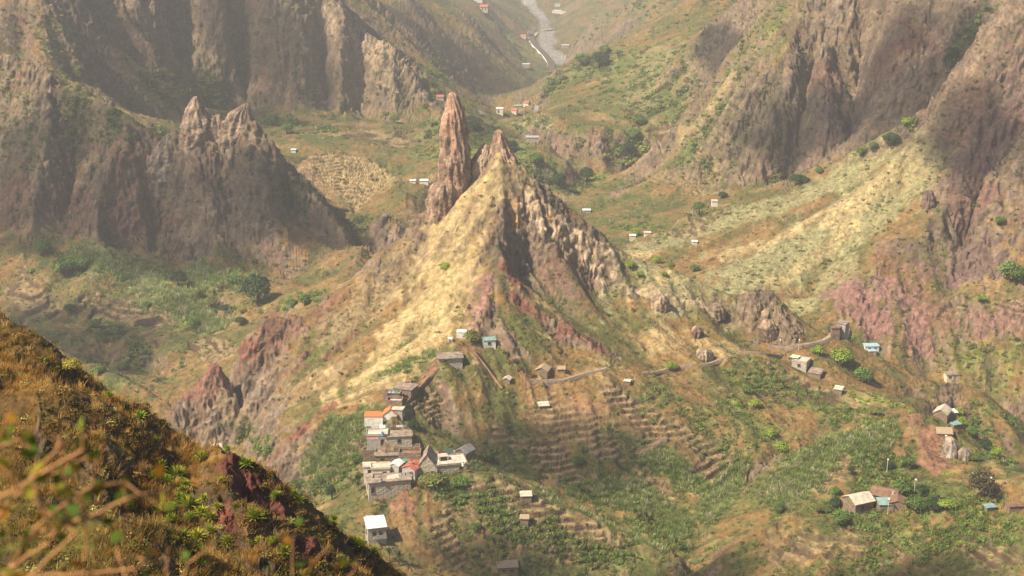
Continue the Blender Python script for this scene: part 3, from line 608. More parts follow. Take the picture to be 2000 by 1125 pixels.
def scatter(name, protos, P, scl, yaw, colr, mat, sq=None, label_kind='stuff'):
    """one mesh out of many small plants"""
    which = rng.randint(len(protos), size=len(P)); VV = []; FF = []; CC = []; off = 0
    for q, (V, F_, T) in enumerate(protos):
        m = which == q; n = int(m.sum())
        if not n: continue
        c = np.cos(yaw[m])[:, None]; s = np.sin(yaw[m])[:, None]; S = scl[m][:, None]; Sz = S * (sq[m][:, None] if sq is not None else 1)
        X = (V[None, :, 0] * c - V[None, :, 1] * s) * S + P[m, 0:1]; Yy = (V[None, :, 0] * s + V[None, :, 1] * c) * S + P[m, 1:2]; Z = V[None, :, 2] * Sz + P[m, 2:3]
        VV.append(np.stack([X, Yy, Z], 2).reshape(-1, 3)); FF.append((F_[None] + (np.arange(n) * len(V))[:, None, None] + off).reshape(-1, F_.shape[1])); off += n * len(V)
        CC.append((colr[m][:, None, :] * T[None, :, None]).reshape(-1, 3))
    me = mesh_np(name, np.concatenate(VV), np.concatenate(FF), [mat], colors=np.clip(np.concatenate(CC), .004, .8))
    return link(name, me, kind='stuff')
def leaf_mat(name, trans=.25):
    m, t, b = newmat(name, .7); at_ = t.nodes.new('ShaderNodeAttribute'); at_.attribute_name = 'cover'
    t.links.new(at_.outputs['Color'], b.inputs['Base Color'])
    tr = t.nodes.new('ShaderNodeBsdfTranslucent'); t.links.new(at_.outputs['Color'], tr.inputs[0]); mx = t.nodes.new('ShaderNodeMixShader'); mx.inputs[0].default_value = trans
    t.links.new(b.outputs[0], mx.inputs[1]); t.links.new(tr.outputs[0], mx.inputs[2]); t.links.new(mx.outputs[0], t.nodes['Material Output'].inputs[0]); return m
foliage = leaf_mat('living_leaves', .3); drygrass = leaf_mat('dry_grass_blades', .5)
# which ground points the photograph's side can see
rr = (GZv / GYv).reshape(shape); vis = (rr >= np.maximum.accumulate(rr, axis=0) - .004).ravel()
sxx = GXv / GYv; inside = (sxx > px(-120, 560)[0]) & (sxx < px(2120, 560)[0])
cell = np.abs(np.gradient(rr, axis=0)).ravel() + 1e-5
hrock = rocky
def pick(wg, n):
    p = np.where(inside & vis, wg, 0) * cell; p = p / p.sum(); return rng.choice(len(p), size=n, p=p, replace=True)
def jitter(i, amt):
    P = np.stack([GXv[i], GYv[i], GZv[i]], 1).astype(np.float32); return P
green_w = np.maximum.reduce([wt('green'), wt('dark') * 1.3, wt('bright'), wt('reed') * .5])
noTer = (1 - wt('soil')) * (1 - wt('bed')) * (1 - .85 * wt('gold')) * (1 - .8*wt('pink')) * (1 - .8*wt('red'))
shr = [leaf_blob(34, 100 + k, .5, .75, -.05, 4) for k in range(5)]
# bushes on the slopes beyond the near hill
clump = sstep(-.15, .45, nB + .5 * nA - .35 * gl)
wgs = (GYv > 300) * noTer * (.06 + .22 * clump + 1.2 * green_w * (.3 + clump) + .35 * gbowl * clump) * (1 - .45 * sstep(.4, .9, rocky))
wgs = wgs * np.where(terw > .3, 2.6 * (fz < .42), 1.0)
i = pick(wgs, 22000); Yi = GYv[i]; P = jitter(i, 0)
sz = rng.uniform(.35, 1.15, len(i)) ** 1.3 * np.where(Yi < 620, 1.15, np.where(Yi < 1000, 1.7, 2.8)) * (1 + .7 * green_w[i])
c = np.where(rng.rand(len(i))[:, None] < .3 + .5 * green_w[i][:, None], np.array([[.12, .175, .035]]), np.array([[.17, .155, .042]])) * rng.uniform(.55, 1.3, (len(i), 1))
c = np.where(wt('dark')[i][:, None] * rng.rand(len(i))[:, None] > .35, np.array([[.045, .068, .022]]), c); c = np.where((wt('bright')[i][:, None] > .3) | (rng.rand(len(i))[:, None] < .06), np.array([[.21, .24, .045]]), c)
P[:, 2] -= sz * .12
scatter('shrubs', shr, P, sz, rng.rand(len(i)) * 6.28, c.astype(np.float32), foliage, rng.uniform(.6, 1.05, len(i)))
# cane and reed fields with pale plumes
rd = [blades(11, 200 + k, 1.0, .9, .05, .55) for k in range(4)]
i = pick((GYv > 300) * (GYv < 1100) * (1 - wt('bed')) * (1 - wt('soil')) * (1.0 * wt('reed') + .10 * wt('green')), 15000); Yi = GYv[i]; P = jitter(i, 0)
sz = rng.uniform(.7, 2.4, len(i)) * np.where(Yi < 620, .75, 1.15); pale = rng.rand(len(i)) < .22 * wt('reed')[i] + .06 + .35 * sstep(.1, .5, nA[i])
c = np.where(pale[:, None], np.array([[.56, .50, .33]]), np.array([[.25, .33, .08]])) * rng.uniform(.65, 1.25, (len(i), 1))
scatter('reeds', rd, P, sz, rng.rand(len(i)) * 6.28, c.astype(np.float32), drygrass)
# tussocks of dry grass on the lit slopes
ts = [blades(8, 240 + k, .55, .7, .07, .8) for k in range(3)]
i = pick((GYv > 300) * (GYv < 900) * (.3 + wt('gold') + .7 * wt('tan') + .7 * wt('olive')) * (1 - wt('bed')) * (1 - .7 * steep), 9000); P = jitter(i, 0)
sz = rng.uniform(.4, 1.0, len(i)) * np.where(GYv[i] < 640, .9, 1.3); c = np.clip(col[i] * rng.uniform(1.0, 1.6, (len(i), 1)), 0, .8)
scatter('grass_tussocks', ts, P, sz, rng.rand(len(i)) * 6.28, c.astype(np.float32), drygrass)
# the near hill: grass, heath and dead stems
gt = [blades(14, 300 + k, .42, .6, .012, .9) for k in range(5)]
nw = (GYv > 18) * (GYv < 125) * (1 - .99 * sstep(.0, .22, wt('red') + .6 * wt('rock')))
i = pick(nw * (1 - .8 * steep) * (.08 + sstep(-.25, .4, nB)), 24000); P = jitter(i, 0)
sz = rng.uniform(.45, 1.15, len(i)) * (.75 + .25 * (GYv[i] > 60)); c = L(c3(.47, .235, .05), c3(.20, .165, .033), sstep(-.3, .5, nA[i] + rng.normal(size=len(i)) * .45)); c = L(c, c3(.58, .39, .14), (rng.rand(len(i)) < .22) * 1.0) * rng.uniform(.6, 1.2, (len(i), 1))
scatter('grass', gt, P, sz, rng.rand(len(i)) * 6.28, c.astype(np.float32), drygrass)
hs = [leaf_blob(70, 400 + k, .22, .8, -.05, 5) for k in range(5)]
i = pick(nw * (.3 + steep) , 5200); P = jitter(i, 0); sz = rng.uniform(.22, .62, len(i)) ; q_ = rng.rand(len(i))
c = np.where(q_[:, None] < .42, np.array([[.13, .085, .022]]), np.where(q_[:, None] < .74, np.array([[.17, .155, .03]]), np.where(q_[:, None] < .92, np.array([[.34, .20, .05]]), np.array([[.40, .36, .12]])))) * rng.uniform(.6, 1.3, (len(i), 1))
scatter('heath', hs, P, sz, rng.rand(len(i)) * 6.28, c.astype(np.float32), foliage, rng.uniform(.6, 1.1, len(i)))
print('plants', time.time() - T0)
# ------------------------------------------------------------ materials for made things
MATS = {}
def plain(name, c, rough=.9, var=.25, scale=1.2, bump=.3, spec=.2, stain=None):
    if name in MATS: return MATS[name]
    m, t, b = newmat(name, rough); b.inputs['Specular IOR Level'].default_value = spec; K = t.links
    tc = t.nodes.new('ShaderNodeTexCoord'); n = t.nodes.new('ShaderNodeTexNoise'); n.inputs['Scale'].default_value = scale; n.inputs['Detail'].default_value = 5; K.new(tc.outputs['Object'], n.inputs['Vector'])
    cr = t.nodes.new('ShaderNodeValToRGB'); cr.color_ramp.elements[0].position = .32; cr.color_ramp.elements[1].position = .68
    lo = stain or [x * (1 - var) for x in c]; cr.color_ramp.elements[0].color = (*lo, 1); cr.color_ramp.elements[1].color = (*[min(1, x * (1 + var * .5)) for x in c], 1)
    K.new(n.outputs[0], cr.inputs[0]); K.new(cr.outputs[0], b.inputs['Base Color'])
    bp = t.nodes.new('ShaderNodeBump'); bp.inputs['Strength'].default_value = bump; bp.inputs['Distance'].default_value = .12; K.new(n.outputs[0], bp.inputs['Height']); K.new(bp.outputs[0], b.inputs['Normal'])
    MATS[name] = m; return m
def stone(name, c1, c2, sc_=2.2):
    if name in MATS: return MATS[name]
    m, t, b = newmat(name); K = t.links; tc = t.nodes.new('ShaderNodeTexCoord'); v = t.nodes.new('ShaderNodeTexVoronoi'); v.inputs['Scale'].default_value = sc_; K.new(tc.outputs['Object'], v.inputs['Vector'])
    n = t.nodes.new('ShaderNodeTexNoise'); n.inputs['Scale'].default_value = .7; K.new(tc.outputs['Object'], n.inputs['Vector'])
    mx = t.nodes.new('ShaderNodeMix'); mx.data_type = 'RGBA'; mx.inputs[6].default_value = (*c1, 1); mx.inputs[7].default_value = (*c2, 1)
    ad = t.nodes.new('ShaderNodeMath'); ad.operation = 'MULTIPLY_ADD'; ad.inputs[1].default_value = .8; sp = t.nodes.new('ShaderNodeSeparateColor'); K.new(v.outputs['Color'], sp.inputs[0]); K.new(sp.outputs[0], ad.inputs[0])
    s2 = t.nodes.new('ShaderNodeMath'); s2.operation = 'SUBTRACT'; K.new(n.outputs[0], s2.inputs[0]); s2.inputs[1].default_value = .4; K.new(s2.outputs[0], ad.inputs[2]); K.new(ad.outputs[0], mx.inputs[0]); K.new(mx.outputs[2], b.inputs['Base Color'])
    bp = t.nodes.new('ShaderNodeBump'); bp.inputs['Strength'].default_value = .8; bp.inputs['Distance'].default_value = .15; K.new(v.outputs['Distance'], bp.inputs['Height']); bp.invert = True; K.new(bp.outputs[0], b.inputs['Normal'])
    MATS[name] = m; return m
M_block = stone('grey_block_wall', (.46,.40,.33), (.29,.245,.195), 1.8); M_stone = stone('brown_stone_wall', (.26,.19,.13), (.13,.095,.07), 1.6)
M_white = plain('whitewashed_plaster', (.72,.68,.61), .9, .3, .8, .1); M_cream = plain('cream_plaster', (.62,.53,.40), .9, .2, .9); M_grey = plain('grey_cement', (.36,.33,.29), .9, .3, .8)
M_orange = plain('orange_roof_tiles', (.60,.17,.055), .8, .2, 2.5); M_slab = plain('weathered_roof_slab', (.27,.21,.16), .95, .5, .6, .4); M_pale = plain('pale_roof_slab', (.52,.44,.35), .95, .35, .6)
M_thatch = plain('dry_thatch', (.36,.27,.17), 1, .4, 3, .8); M_tin = plain('pale_tin_sheet', (.62,.63,.62), .45, .12, .7, .1, .5); M_rust = plain('rusty_red_sheet', (.42,.13,.09), .8, .4, 1.2)  # tin sheet is one even pale grey
M_dark = plain('dark_opening', (.03,.026,.022), .9, .1, 1, 0); M_pink = plain('pink_paint', (.72,.36,.38), .9, .3, 1); M_blue = plain('blue_paint', (.25,.50,.75), .8, .25, 1); M_teal = plain('teal_sheet', (.20,.32,.30), .6, .3, .8)
M_lightblue = plain('light_blue_paint', (.30,.44,.50), .7, .2, .8); M_lime = plain('pale_green_roof', (.60,.72,.42), .8, .1, .8); M_wood = plain('grey_wood', (.22,.17,.12), .9, .3, 3); M_brown = plain('brown_roof', (.20,.115,.075), .9, .4, .7)
M_earth = plain('trodden_earth', (.24,.13,.08), 1, .3, .6, .5); M_road = plain('pale_path_stone', (.36,.27,.20), 1, .3, .9, .5); M_roofred = plain('faded_red_tiles', (.40,.15,.10), .85, .3, 1.5)
def pixm(Y): return Y / FPX          # metres seen as one bearing unit at distance Y
def boxm(bm, x0, x1, y0, y1, z0, z1, taper=0):
    vs = [bm.verts.new(p) for p in ((x0,y0,z0),(x1,y0,z0),(x1,y1,z0),(x0,y1,z0),(x0,y0,z1),(x1,y0,z1),(x1,y1,z1),(x0,y1,z1))]
    for f in ((0,3,2,1),(4,5,6,7),(0,1,5,4),(1,2,6,5),(2,3,7,6),(3,0,4,7)): bm.faces.new([vs[i] for i in f])
def part(name, mat, parent, build, loc=None, label=None):
    bm = bmesh.new(); build(bm); bmesh.ops.recalc_face_normals(bm, faces=bm.faces); me = bpy.data.meshes.new(name); bm.to_mesh(me); bm.free(); me.materials.append(mat)
    o = link(name, me, parent, label=label)
    if loc: o.location = loc
    return o
def root(name, loc, rz, label, cat, group=None):
    o = bpy.data.objects.new(name, None); sc.collection.objects.link(o); o.location = loc; o.rotation_euler = (0, 0, R(rz)); o.empty_display_size = 1
    o['label'] = label; o['category'] = cat
    if group: o['group'] = group
    return o
def wedge(bm, x0, x1, y0, y1, z0, zr, ax='x', t=.18):
    """gable roof sheet with thickness: ridge along x or y"""
    if ax == 'x': ym = (y0 + y1) / 2; P = [[(x0,y0,z0),(x1,y0,z0),(x1,ym,zr),(x0,ym,zr)], [(x0,ym,zr),(x1,ym,zr),(x1,y1,z0),(x0,y1,z0)]]
    else: xm = (x0 + x1) / 2; P = [[(x0,y0,z0),(xm,y0,zr),(xm,y1,zr),(x0,y1,z0)], [(xm,y0,zr),(x1,y0,z0),(x1,y1,z0),(xm,y1,zr)]]
    for q in P:
        a = [bm.verts.new(p) for p in q]; b = [bm.verts.new((p[0], p[1], p[2] + t)) for p in q]
        bm.faces.new(a[::-1]); bm.faces.new(b)
        for i in range(4): bm.faces.new((a[i], a[(i+1) % 4], b[(i+1) % 4], b[i]))
def gable_fill(bm, x0, x1, y0, y1, z0, zr, ax):
    if ax == 'x':
        ym = (y0 + y1) / 2
        A = [bm.verts.new(p) for p in ((x0,y0,z0),(x0,ym,zr),(x0,y1,z0))]; B = [bm.verts.new(p) for p in ((x1,y0,z0),(x1,ym,zr),(x1,y1,z0))]
    else:
        xm = (x0 + x1) / 2
        A = [bm.verts.new(p) for p in ((x0,y0,z0),(xm,y0,zr),(x1,y0,z0))]; B = [bm.verts.new(p) for p in ((x0,y1,z0),(xm,y1,zr),(x1,y1,z0))]
    bm.faces.new(A); bm.faces.new(B[::-1])
    for i in range(3): bm.faces.new((A[i], B[i], B[(i+1) % 3], A[(i+1) % 3]))
def house(name, u, v, w_, d, h, label, wall=M_block, roof='flat', rm=M_slab, rz=0, cat='house', wins=(), door=None, Y=None, ov=.25, rise=None, side=(), ax='x', bury=3.5, parapet=0, lift=0.0, extra=None):
    """w_, d, h in metres; (u, v) is the bearing of the middle of its front foot; windows are given as fractions along the front (and the left side)"""
    p = hit(u, v); 
    if Y: s, r = px(u, v); p = np.array([s * Y, Y, r * Y])
    p[2] += lift
    o = root(name, tuple(p), rz, label, cat)
    x0, x1, y0, y1 = -w_ / 2, w_ / 2, 0, d
    part('wall', wall, o, lambda b: boxm(b, x0, x1, y0, y1, -bury, h))
    if roof == 'flat': ro = part('roof', rm, o, lambda b: boxm(b, x0 - ov, x1 + ov, y0 - ov, y1 + ov, h + .002, h + .22))
    elif roof == 'gable':
        rs_ = rise or .32 * (d if ax == 'x' else w_)
        part('gable', wall, o, lambda b: gable_fill(b, x0 + .01, x1 - .01, y0 + .01, y1 - .01, h, h + rs_ - .03, ax))
        ro = part('roof', rm, o, lambda b: wedge(b, x0 - ov, x1 + ov, y0 - ov, y1 + ov, h - .06, h + rs_, ax))
    elif roof == 'shed':
        rs_ = rise or .9
        def f(b):
            P = [(x0 - ov, y0 - ov, h + .01), (x1 + ov, y0 - ov, h + .01), (x1 + ov, y1 + ov, h + rs_), (x0 - ov, y1 + ov, h + rs_)]
            A = [b.verts.new(q) for q in P]; B = [b.verts.new((q[0], q[1], q[2] + .15)) for q in P]; b.faces.new(A[::-1]); b.faces.new(B)
            for i in range(4): b.faces.new((A[i], A[(i+1) % 4], B[(i+1) % 4], B[i]))
        ro = part('roof', rm, o, f)
        def g(b):
            for xa, xb in ((x0 + .02, x0 + .2), (x1 - .2, x1 - .02)):
                A = [b.verts.new(q) for q in ((xa, y0 + .02, h), (xa, y1 - .02, h), (xa, y1 - .02, h + rs_ - .05))]; B = [b.verts.new((xb, q.co.y, q.co.z)) for q in A]; b.faces.new(A); b.faces.new(B[::-1])
                for i in range(3): b.faces.new((A[i], B[i], B[(i+1) % 3], A[(i+1) % 3]))
            boxm(b, x0 + .2, x1 - .2, y1 - .2, y1 - .02, h, h + rs_ - .06)
        part('gable', wall, o, g)
    elif roof == 'open':      # a roofless yard behind walls
        def f(b):
            boxm(b, x0, x1, y0, y0 + .3, h, h + 1.0); boxm(b, x0, x0 + .3, y0 + .3, y1, h, h + 1.0); boxm(b, x1 - .3, x1, y0 + .3, y1, h, h + 1.0); boxm(b, x0 + .3, x1 - .3, y1 - .3, y1, h, h + 1.0)
        part('parapet', wall, o, f); ro = part('roof', rm, o, lambda b: boxm(b, x0 + .3, x1 - .3, y0 + .3, y1 - .3, h - .1, h + .12))
    if parapet:
        def f(b):
            a = h + .22; boxm(b, x0 - ov, x1 + ov, y0 - ov, y0 - ov + .2, a, a + parapet); boxm(b, x0 - ov, x0 - ov + .2, y0 - ov + .2, y1 + ov, a, a + parapet); boxm(b, x1 + ov - .2, x1 + ov, y0 - ov + .2, y1 + ov, a, a + parapet); boxm(b, x0 - ov + .2, x1 + ov - .2, y1 + ov - .2, y1 + ov, a, a + parapet)
        part('parapet', wall, o, f)
    for fx in wins:
        wx = x0 + fx * w_; ww = .5 if w_ > 3 else .3
        fr_ = part('window', M_wood, o, lambda b: (boxm(b, wx - ww - .1, wx - ww, -.09, -.002, h * .38, h * .78), boxm(b, wx + ww, wx + ww + .1, -.09, -.002, h * .38, h * .78), boxm(b, wx - ww, wx + ww, -.09, -.002, h * .74, h * .78), boxm(b, wx - ww - .15, wx + ww + .15, -.14, -.002, h * .34, h * .38)))
        part('pane', M_dark, fr_, lambda b: boxm(b, wx - ww, wx + ww, -.03, -.004, h * .38, h * .74))
    if door is not None:
        wx = x0 + door * w_; dh = min(2.1, h * .8); dr_ = part('door', M_wood, o, lambda b: boxm(b, wx - .48, wx + .48, -.07, -.003, 0, dh))
        part('handle', M_dark, dr_, lambda b: boxm(b, wx + .3, wx + .38, -.12, -.072, dh * .45, dh * .5))
    for fy in side:
        yy = fy * d; fr_ = part('window', M_wood, o, lambda b: boxm(b, x0 - .06, x0 - .002, yy - .5, yy + .5, h * .37, h * .78))
        part('pane', M_dark, fr_, lambda b: boxm(b, x0 - .09, x0 - .062, yy - .4, yy + .4, h * .4, h * .75))
    if extra: extra(o, x0, x1, y0, y1, h)
    return o
# ---- the village on the spur, nearest and lowest first
def hut_stair(o, x0, x1, y0, y1, h):
    part('stair', M_wood, o, lambda b: [boxm(b, x1 + .3 + k * .42, x1 + .72 + k * .42, y0 + .5, y0 + 1.6, h - .7 - k * .5 - .15, h - .7 - k * .5) for k in range(6)])
    part('balcony', M_grey, o, lambda b: (boxm(b, x0 + 1.5, x1, y0 - 1.3, y0 - .02, h * .38, h * .45), boxm(b, x0 + 1.5, x1, y0 - 1.3, y0 - 1.2, h * .45, h * .62)))
house('hut', 737, 1062, 5.4, 5.2, 5.2, 'small grey hut under a bright tin roof, lowest house of the village', M_grey, 'shed', M_tin, rz=14, wins=(.35, .7), ov=.35, rise=1.1, extra=hut_stair, side=(.5,))
house('outhouse', 732, 1022, 4.6, 3.2, 1.0, 'low flat earthen platform just behind the bright tin roofed hut', M_stone, 'flat', M_pale, rz=8, cat='shed')
def big_roof(o, x0, x1, y0, y1, h):
    part('roof_patch', M_pale, o, lambda b: boxm(b, -.5, 3.2, 1.5, 4.2, h + .225, h + .27)); part('roof_wall', M_block, o, lambda b: (boxm(b, x0 + 1.5, x0 + 1.8, 3, 5.4, h + .225, h + .9), boxm(b, x0 + 1.8, x0 + 5, 5.1, 5.4, h + .225, h + .8)))
house('stone_house', 762, 972, 13.0, 6.6, 5.4, 'largest grey stone house with a long flat brown roof, above the brown yard', M_block, 'flat', M_slab, rz=12, wins=(.1,), door=.86, ov=.35, side=(.4,), extra=big_roof)
house('house', 722, 936, 3.6, 3.2, 4.2, 'narrow whitish tower-like house behind the left end of the largest stone house', M_white, 'flat', M_pale, rz=6, wins=(.5,), cat='house')
house('house', 744, 938, 5.6, 3.5, 3.8, 'cream flat roofed house with plants on top behind the largest stone house', M_cream, 'flat', M_pale, rz=6, wins=(.7,), parapet=.5)
house('shed', 770, 934, 3.2, 3.6, 4.2, 'little shed under a bright white tilted roof amid the village cluster', M_grey, 'gable', M_tin, rz=-24, cat='shed', ax='y', rise=.8)
house('shed', 798, 936, 4.6, 5.0, 3.4, 'shed with a rusty red sloping roof left of the gabled stone house', M_grey, 'gable', M_rust, rz=-28, cat='shed', ax='y', rise=1.1)
house('gabled_house', 834, 934, 6.4, 7.5, 3.2, 'bare stone house with a tall triangular gable, roof of dark thatch', M_block, 'gable', M_slab, rz=-3, ax='y', rise=4.6, wins=(.75,), ov=.2)
def yard(o, x0, x1, y0, y1, h):
    part('roof_room', M_pale, o, lambda b: boxm(b, -2.4, .6, 3, 5.4, h + .225, h + 1.7)); part('opening', M_dark, o, lambda b: boxm(b, -1.9, .1, 2.93, 2.999, h + .23, h + 1.5))
house('long_house', 876, 928, 11.4, 6.5, 3.4, 'long low house with a pale flat roof and washing, right of the gabled stone house', M_block, 'flat', M_pale, rz=13, parapet=.35, wins=(.85,), extra=yard)
house('shed', 900, 896, 4.2, 4.8, 2.2, 'grey tilted roof shed behind the right end of the long pale roofed house', M_stone, 'gable', M_grey, rz=-35, cat='shed', ax='y', rise=1.3)
house('house', 756, 906, 7.6, 4.4, 2.8, 'low brown stone house with a mossy flat roof, middle of the village', M_stone, 'flat', M_slab, rz=4, wins=(.3,), door=.7)
house('house', 722, 902, 4.4, 3.0, 3.0, 'half ruined grey walls overgrown with a dark creeper, left edge of the village middle', M_stone, 'open', M_slab, rz=4)
house('house', 800, 902, 7.0, 4.0, 2.0, 'roofless yard of pale stone walls behind the gabled house', M_stone, 'open', M_earth, rz=0)
house('house', 795, 884, 8.5, 2.5, 1.0, 'long pale stone terrace wall with a pergola above the village middle', M_stone, 'open', M_pale, rz=4, cat='wall')
def pinkface(o, x0, x1, y0, y1, h):
    part('painted_band', M_pink, o, lambda b: boxm(b, x0 - .05, x0 + 3.8, -.06, -.002, h - 1.3, h + .2)); part('blue_band', M_blue, o, lambda b: boxm(b, x0 + 3.8, x1 + .3, -.06, -.002, h - .7, h + .3))
house('painted_house', 737, 880, 6.6, 4.4, 5.2, 'tall grey house with a pink and blue painted top edge, below the white house', M_grey, 'flat', M_pale, rz=2, wins=(.75,), extra=pinkface, parapet=.4)
house('block_house', 780, 872, 8.2, 4.8, 3.4, 'low grey block house with washing on its flat roof, right of the pink edged house', M_block, 'flat', M_slab, rz=7, wins=(.5,), ov=.3)
def whitewing(o, x0, x1, y0, y1, h):
    part('wing', M_white, o, lambda b: boxm(b, x1 + .01, x1 + 4.6, 1.0, 9.6, -3, h + .2)); part('wing_gable', M_white, o, lambda b: gable_fill(b, x1 + .03, x1 + 4.58, 1.02, 9.58, h + .2, h + 2.1, 'y'))
    part('wing_roof', M_orange, o, lambda b: wedge(b, x1 - .1, x1 + 4.9, .8, 9.9, h + .16, h + 2.2, 'y')); part('annex', M_white, o, lambda b: boxm(b, x1 - 1.0, x1 + 3.2, -2.2, .98, -3, h - 2.9))
    pw = part('window', M_wood, o, lambda b: boxm(b, x1 + 3.2, x1 + 3.9, .92, .998, 1.6, 2.7)); part('pane', M_dark, pw, lambda b: boxm(b, x1 + 3.3, x1 + 3.8, .89, .918, 1.7, 2.6))
house('white_house', 730, 838, 6.0, 4.2, 4.3, 'white house with bright orange roofs, the brightest in the village', M_white, 'flat', M_orange, rz=0, extra=whitewing, ov=.1)
house('stone_house', 770, 800, 5.2, 3.8, 2.2, 'roofless stone room with coloured washing hung out, uphill of the white house', M_stone, 'open', M_pale, rz=-4)
house('stone_house', 765, 784, 5.6, 3.6, 1.9, 'pale walled yard uphill of the room with the washing, narrow red path beside it', M_stone, 'open', M_pale, rz=-8)
house('long_shed', 786, 770, 6.4, 5.6, 1.8, 'topmost brown stone shed of the village row beside the red path', M_stone, 'flat', M_slab, rz=-22, cat='shed')
house('shed', 776, 815, 3.4, 3.6, 2.6, 'grey shed wedged behind the orange gable of the white house', M_grey, 'flat', M_pale, rz=-10, cat='shed')
house('stone_hut', 880, 714, 8.2, 5.2, 2.6, 'lone stone hut with a sagging brown roof on the knoll above the village', M_block, 'flat', M_slab, rz=8, wins=(.3,), ov=.5, side=(.5,))
# ---- huts beside the pyramid's foot
house('hut', 956, 678, 4.4, 3.4, 2.4, 'small white and teal hut at the foot of the red rock', M_white, 'flat', M_teal, rz=8, wins=(.5,), ov=.2)
house('hut', 901, 660, 3.4, 2.6, 2.0, 'tiny white hut left of the round olive tree', M_white, 'flat', M_white, rz=-5, ov=.1)
house('hut', 879, 669, 1.6, 1.5, 1.3, 'tiniest white box hut on the pale grass slope', M_white, 'flat', M_white, rz=0, ov=.05, door=.5)
house('thatched_hut', 1057, 735, 4.4, 4.2, 2.0, 'thatched hut with a whitewashed end beside the stepped path', M_stone, 'gable', M_thatch, rz=-18, cat='hut', ax='y', rise=1.2)
house('thatched_hut', 1096, 728, 2.6, 2.2, 1.2, 'tiny thatched shelter right of the larger thatched hut', M_stone, 'shed', M_thatch, rz=0, cat='hut', rise=.4)
house('hut', 989, 748, 2.4, 2.2, 1.2, 'little straw roofed hut on the slope below the dark palms', M_stone, 'gable', M_pale, rz=-20, ax='y', rise=.7)
house('hut', 1063, 800, 3.4, 2.4, 1.3, 'collapsed little stone hut on the brown slope', M_stone, 'shed', M_pale, rz=10, rise=.5)
house('hut', 1224, 752, 2.2, 1.8, 1.3, 'small stone shelter at the head of the stepped terraces', M_stone, 'flat', M_pale, rz=-15)
house('hut', 1028, 978, 3.2, 2.4, 1.5, 'weathered hut among reeds, upper of the two below the reed crest', M_stone, 'shed', M_pale, rz=5, rise=.5)
house('hut', 1024, 1022, 2.4, 2.0, 1.4, 'tiny brown hut among cane rows, lower of the two below the reed crest', M_stone, 'shed', M_thatch, rz=-4, rise=.4)
house('stone_hut', 992, 1122, 6.0, 3.4, 2.2, 'stone hut with a plank roof cut by the bottom edge', M_stone, 'shed', M_wood, rz=6, wins=(.3, .7), cat='hut', rise=.5)
# ---- houses along the saddle and the right
house('grey_house', 1641, 652, 3.8, 4.2, 4.0, 'grey cube house at the top of the stone causeway under the pink cliff', M_grey, 'flat', M_slab, rz=-32, wins=(.5,), Y=568, bury=4)
house('shed', 1632, 652, 3.2, 2.2, 2.2, 'low dark shed leaning on the grey cube house', M_stone, 'flat', M_brown, rz=0, cat='shed', Y=565)
def terr(o, x0, x1, y0, y1, h):
    part('awning', M_lime, o, lambda b: (boxm(b, x0 - 1.2, x0 + 1.8, 1.4, 4.4, h + .8, h + .92))); part('post', M_wood, o, lambda b: boxm(b, x0 - 1.1, x0 - 1.0, 1.5, 1.6, -.5, h + .8)); part('post', M_wood, o, lambda b: boxm(b, x0 + 1.5, x0 + 1.6, 1.5, 1.6, h + .23, h + .8))
house('stone_house', 1560, 722, 5.6, 5.2, 3.0, 'square stone house with a pale green awning and cluttered flat roof', M_block, 'flat', M_pale, rz=-28, wins=(.5,), extra=terr, ov=.1, parapet=.35)
house('shed', 1590, 738, 4.6, 3.6, 1.8, 'brown tilted shed downhill of the pale green awning house', M_stone, 'shed', M_slab, rz=-30, cat='shed', rise=.7)
house('shed', 1636, 768, 2.8, 2.6, 1.4, 'lone little shed with a flat pale roof on the green slope', M_stone, 'shed', M_pale, rz=-25, cat='shed', rise=.4)
def blue(o, x0, x1, y0, y1, h):
    part('lower_roof', M_lightblue, o, lambda b: boxm(b, x0 + .8, x1 - 1.6, -2.6, -.05, h - 1.3, h - 1.1)); part('lower_wall', M_grey, o, lambda b: boxm(b, x0 + 1.0, x1 - 1.8, -2.4, -.05, -4, h - 1.31)); part('stair_wall', M_block, o, lambda b: boxm(b, x0 + 1.0, x1 - 2.4, -5, -2.45, -6, h - 3.2))
house('blue_house', 1703, 688, 6.0, 3.6, 2.6, 'light blue and white house on the crest under the pink cliff', M_white, 'flat', M_lightblue, rz=4, wins=(.3, .7), extra=blue, ov=.2)
house('ruined_house', 1862, 742, 5.8, 3.8, 2.2, 'pale ruined house with dark openings on the ledge below the pink scree', M_cream, 'flat', M_slab, rz=5, wins=(.25,), door=.6, bury=1.2)
house('thatched_house', 1836, 818, 4.6, 5.2, 1.8, 'pale thatched house at the top of the bare ploughed field', M_stone, 'gable', M_pale, rz=-30, ax='y', rise=1.6, cat='house')
house('shed', 1858, 815, 4.2, 3.0, 1.5, 'white roofed shed with a blue barrel beside the pale thatched house', M_stone, 'flat', M_white, rz=10, cat='shed')
house('shed', 1870, 838, 3.0, 2.6, 1.5, 'patched tin shed among bright bushes right of the ploughed field', M_stone, 'flat', M_teal, rz=20, cat='shed')
house('thatched_house', 1845, 856, 4.8, 3.4, 1.5, 'broad thatched hut halfway down the right edge of the ploughed field', M_stone, 'shed', M_thatch, rz=-6, cat='hut', rise=.8)
def farm(o, x0, x1, y0, y1, h):
    part('chimney', M_block, o, lambda b: boxm(b, x1 - 1.2, x1 - .6, 1, 1.6, h, h + 1.6))
house('farmhouse', 1688, 1000, 6.6, 6.2, 3.0, 'farmhouse with a pale cream gable roof, left of the farm cluster', M_stone, 'gable', M_pale, rz=24, rise=1.6, wins=(.4,), ov=.4)
